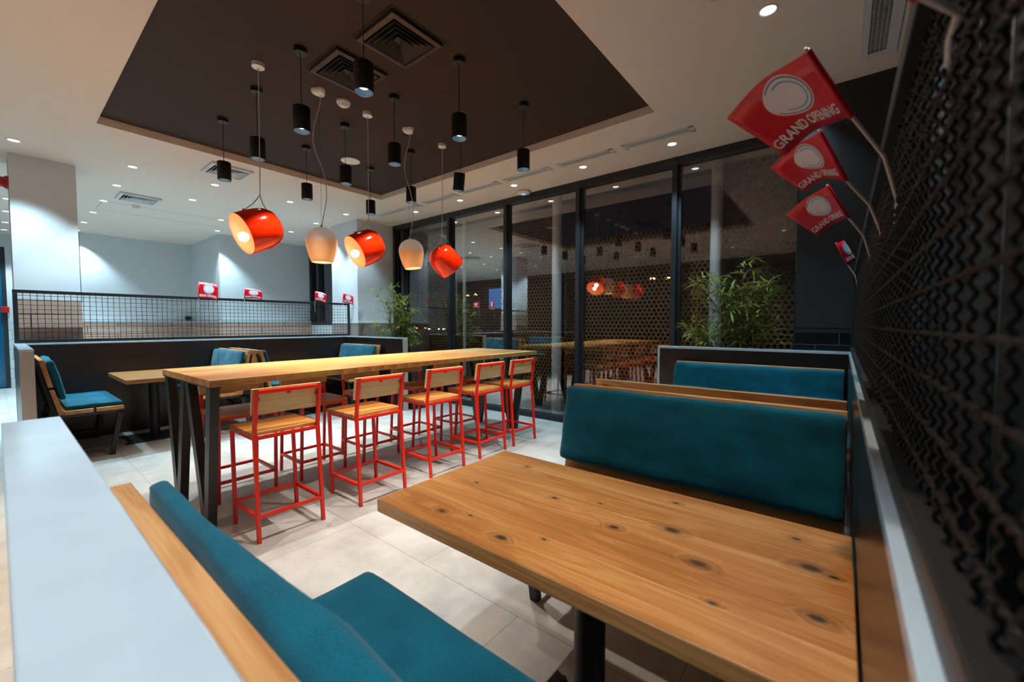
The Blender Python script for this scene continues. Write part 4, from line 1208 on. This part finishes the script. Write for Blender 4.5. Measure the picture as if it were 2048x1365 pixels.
# widen to the flag (u across 0..W, v 0..H)
tv = [(v.co.x, v.co.y) for v in TXT.vertices]
tw = max(p[0] for p in tv) - min(p[0] for p in tv)
TF = [list(p.vertices) for p in TXT.polygons]
FWD, FHT = .225, .150
def flag(name_label, group, F, T, B0, B1, bulge, A, stub, tip_ext=.0):
    """F,T: bottom and top of the flag on the stick; B0,B1: free bottom and free top corners; bulge vector; A: where stick passes the mesh; stub: lower end"""
    F, T, B0, B1, A, stub = map(Vector, (F, T, B0, B1, A, stub)); bulge = Vector(bulge)
    t = thing('paper_flag', name_label, 'flag', A, 0, group)
    def S(u, v):      # u 0 at free edge .. 1 at stick ; v 0 bottom .. 1 top
        p = B0.lerp(F, u).lerp(B1.lerp(T, u), v)
        return p + bulge * (math.sin(PI * u) + .25 * math.sin(2 * PI * u)) - A
    n1 = (S(.6, .5) - S(.4, .5)).cross(S(.5, .6) - S(.5, .4)).normalized()
    camd = (Vector((0, 0, CAMH)) - (S(.5, .5) + A)).normalized()
    if n1.dot(camd) < 0: n1 = -n1
    K, J = 20, 4
    mb = MB()
    V = [[mb.bm.verts.new(S(i / K, j / J)) for j in range(J + 1)] for i in range(K + 1)]
    for i in range(K):
        for j in range(J): mb.bm.faces.new((V[i][j], V[i + 1][j], V[i + 1][j + 1], V[i][j + 1]))
    sh = mb.build('flag_sheet', m_flag, t, smooth='full')
    md = sh.modifiers.new('solid', 'SOLIDIFY'); md.thickness = .0006; md.offset = 0
    # printed marks laid on both faces
    flip_read = None
    # reading direction: text runs so it reads left to right from the camera
    r_ = right
    def scr(p):
        w_ = p + A - Vector((0, 0, CAMH)); return w_.dot(right) / w_.dot(fwd)
    rd = 1 if scr(S(.9, .5)) > scr(S(.1, .5)) else -1
    def put(pts2, faces, mat, nm, side, lift, parent):
        mb = MB()
        vs = []
        for (a, b) in pts2:
            u = .5 + rd * side * a / FWD; v = .5 + b / FHT
            vs.append(mb.bm.verts.new(S(u, v) + n1 * (side * lift)))
        for f_ in faces:
            try: mb.bm.faces.new([vs[i] for i in f_])
            except Exception: pass
        return mb.build(nm, mat, parent)
    sc_ = (FWD * .90) / tw
    tp = [(x * sc_ - .006, y * sc_ * 1.35 - FHT * .31) for x, y in tv]
    def ell(cx, cy, a, b, n=28, a0=0, a1=2 * PI):
        return [(cx, cy)] + [(cx + a * math.cos(a0 + (a1 - a0) * k / n), cy + b * math.sin(a0 + (a1 - a0) * k / n)) for k in range(n + 1)], [(0, k + 1, k + 2) for k in range(n)]
    for side in (1, -1):
        put(tp, TF, m_print, 'lettering', side, .0014, sh)
        for (a, b, mt, lf) in ((.064, .047, m_print, .0008), (.0605, .0435, m_navy, .0011), (.0580, .0410, m_print, .0014), (.0500, .0340, m_blue, .0017), (.0470, .0310, m_print, .0020)):
            p_, f_ = ell(.004, FHT * .14, a, b); put(p_, f_, mt, 'emblem', side, lf, sh)
    # stick: stub end, through mesh, bending to the flag, along the flag edge
    Fa, Ta = F - A, T - A
    m1 = Fa * .5 + Vector((.012, 0, .0))
    tip = Ta + (Ta - Fa).normalized() * .006
    MB().tube([stub - A, (stub - A) * .5 + Vector((.001, 0, 0)), Vector((0, 0, 0)), m1, Fa, tip], [.0034, .0034, .0032, .003, .003, .0028], 8).build('stick', m_stick, t, smooth='full')
    # rolled sleeve round the stick
    MB().tube([Fa - (Ta - Fa) * .0, Ta], .0055, 12).build('sleeve', m_flag, t, smooth='full')
    return t
def near_on_ray(px, py, P, L, far=False):
    """point on the sight ray at distance L from P"""
    d = dirs(px, py); O = Vector((0, 0, CAMH)); w = O - Vector(P)
    a = d.dot(d); b = 2 * d.dot(w); c_ = w.dot(w) - L * L
    disc = b * b - 4 * a * c_
    if disc < 0: return O + d * (-b / 2 / a)
    s = math.sqrt(disc)
    return O + d * ((-b + (s if far else -s)) / 2 / a)
def on_x(px, py, x):
    d = dirs(px, py); k = x / d.x
    return Vector((x, k * d.y, CAMH + k * d.z))
GR = 'red paper flags on the right mesh'
MX = .068
specs = [
    ('large red paper flag nearest on the right mesh, with white lettering', (1795, 400), (1785, 490), (1703, 232), (1614, 103), (1570, 312), (1453, 237)),
    ('second red paper flag from the top on the right mesh', (1762, 465), (1748, 532), (1691, 360), (1640, 264), (1610, 385), (1540, 337)),
    ('third red paper flag down on the right mesh, above the bamboo', (1740, 512), (1728, 568), (1696, 435), (1655, 372), (1636, 473), (1571, 430)),
    ('small far red paper flag low on the right mesh, edge on', (1715, 572), (1713, 603), (1695, 530), (1672, 487), (1712, 524), (1688, 486)),
]
for i, (lab, a, stb, f_, tp_, b0, b1) in enumerate(specs):
    A = on_x(*a, MX); B = on_x(*stb, MX + .006)
    B = A + (B - A) * min(1, .11 / max(.001, (B - A).length)); 
    F = near_on_ray(*f_, A, .158 if i < 3 else .135)
    T = near_on_ray(*tp_, F, .158)
    if i == 3:
        T = near_on_ray(*tp_, F, .17)
        Q0 = near_on_ray(*b0, F, .18, True); Q1 = near_on_ray(*b1, T, .18, True)
    else:
        Q0 = near_on_ray(*b0, F, .20, True); Q1 = near_on_ray(*b1, T, .20, True)
    flag(lab, GR, F, T, Q0, Q1, Vector((0, 0, .012)) + fwd * -.02, A, B)
# the one cut by the top edge
A = on_x(1900, 80, MX); B = on_x(1885, 320, MX + .006)
F = A + Vector((-.075, -.06, .15)); T = F + Vector((-.06, -.05, .13))
T = near_on_ray(1560, -190, F, .16)
flag('red paper flag cut off by the top edge, on a thick looking white stick', GR, near_on_ray(1842, -10, A, .13), T, near_on_ray(1424, 2, T, .23, True), near_on_ray(1330, -110, T, .24, True), Vector((0, 0, .01)), A, B)
GL = 'red paper flags on the left mesh'
for lab, (y0, y1), zt, ztr, zb, zbr, c_ in [
    ('leftmost red paper flag on the left screen', (1.735, 1.945), 1.902, 1.863, 1.678, 1.646, .05),
    ('second red paper flag on the left screen', (2.287, 2.515), 1.858, 1.814, 1.698, 1.692, .02),
    ('third red paper flag on the left screen, before the dark window', (3.325, 3.485), 1.872, 1.822, 1.722, 1.670, .06),
    ('rightmost red paper flag on the left screen, at its corner', (3.815, 3.975), 1.867, 1.813, 1.709, 1.663, .06)]:
    x = -6.850
    F = (x, y0, zb); T = (x - .002, y0 + .012, zt)
    flag(lab, GL, F, T, (x + c_, y1, zbr), (x + c_, y1 + .005, ztr), Vector((-.01, 0, .012)), (x, y0 - .003, zb - .05), (x + .004, y0 - .004, zb - .20))
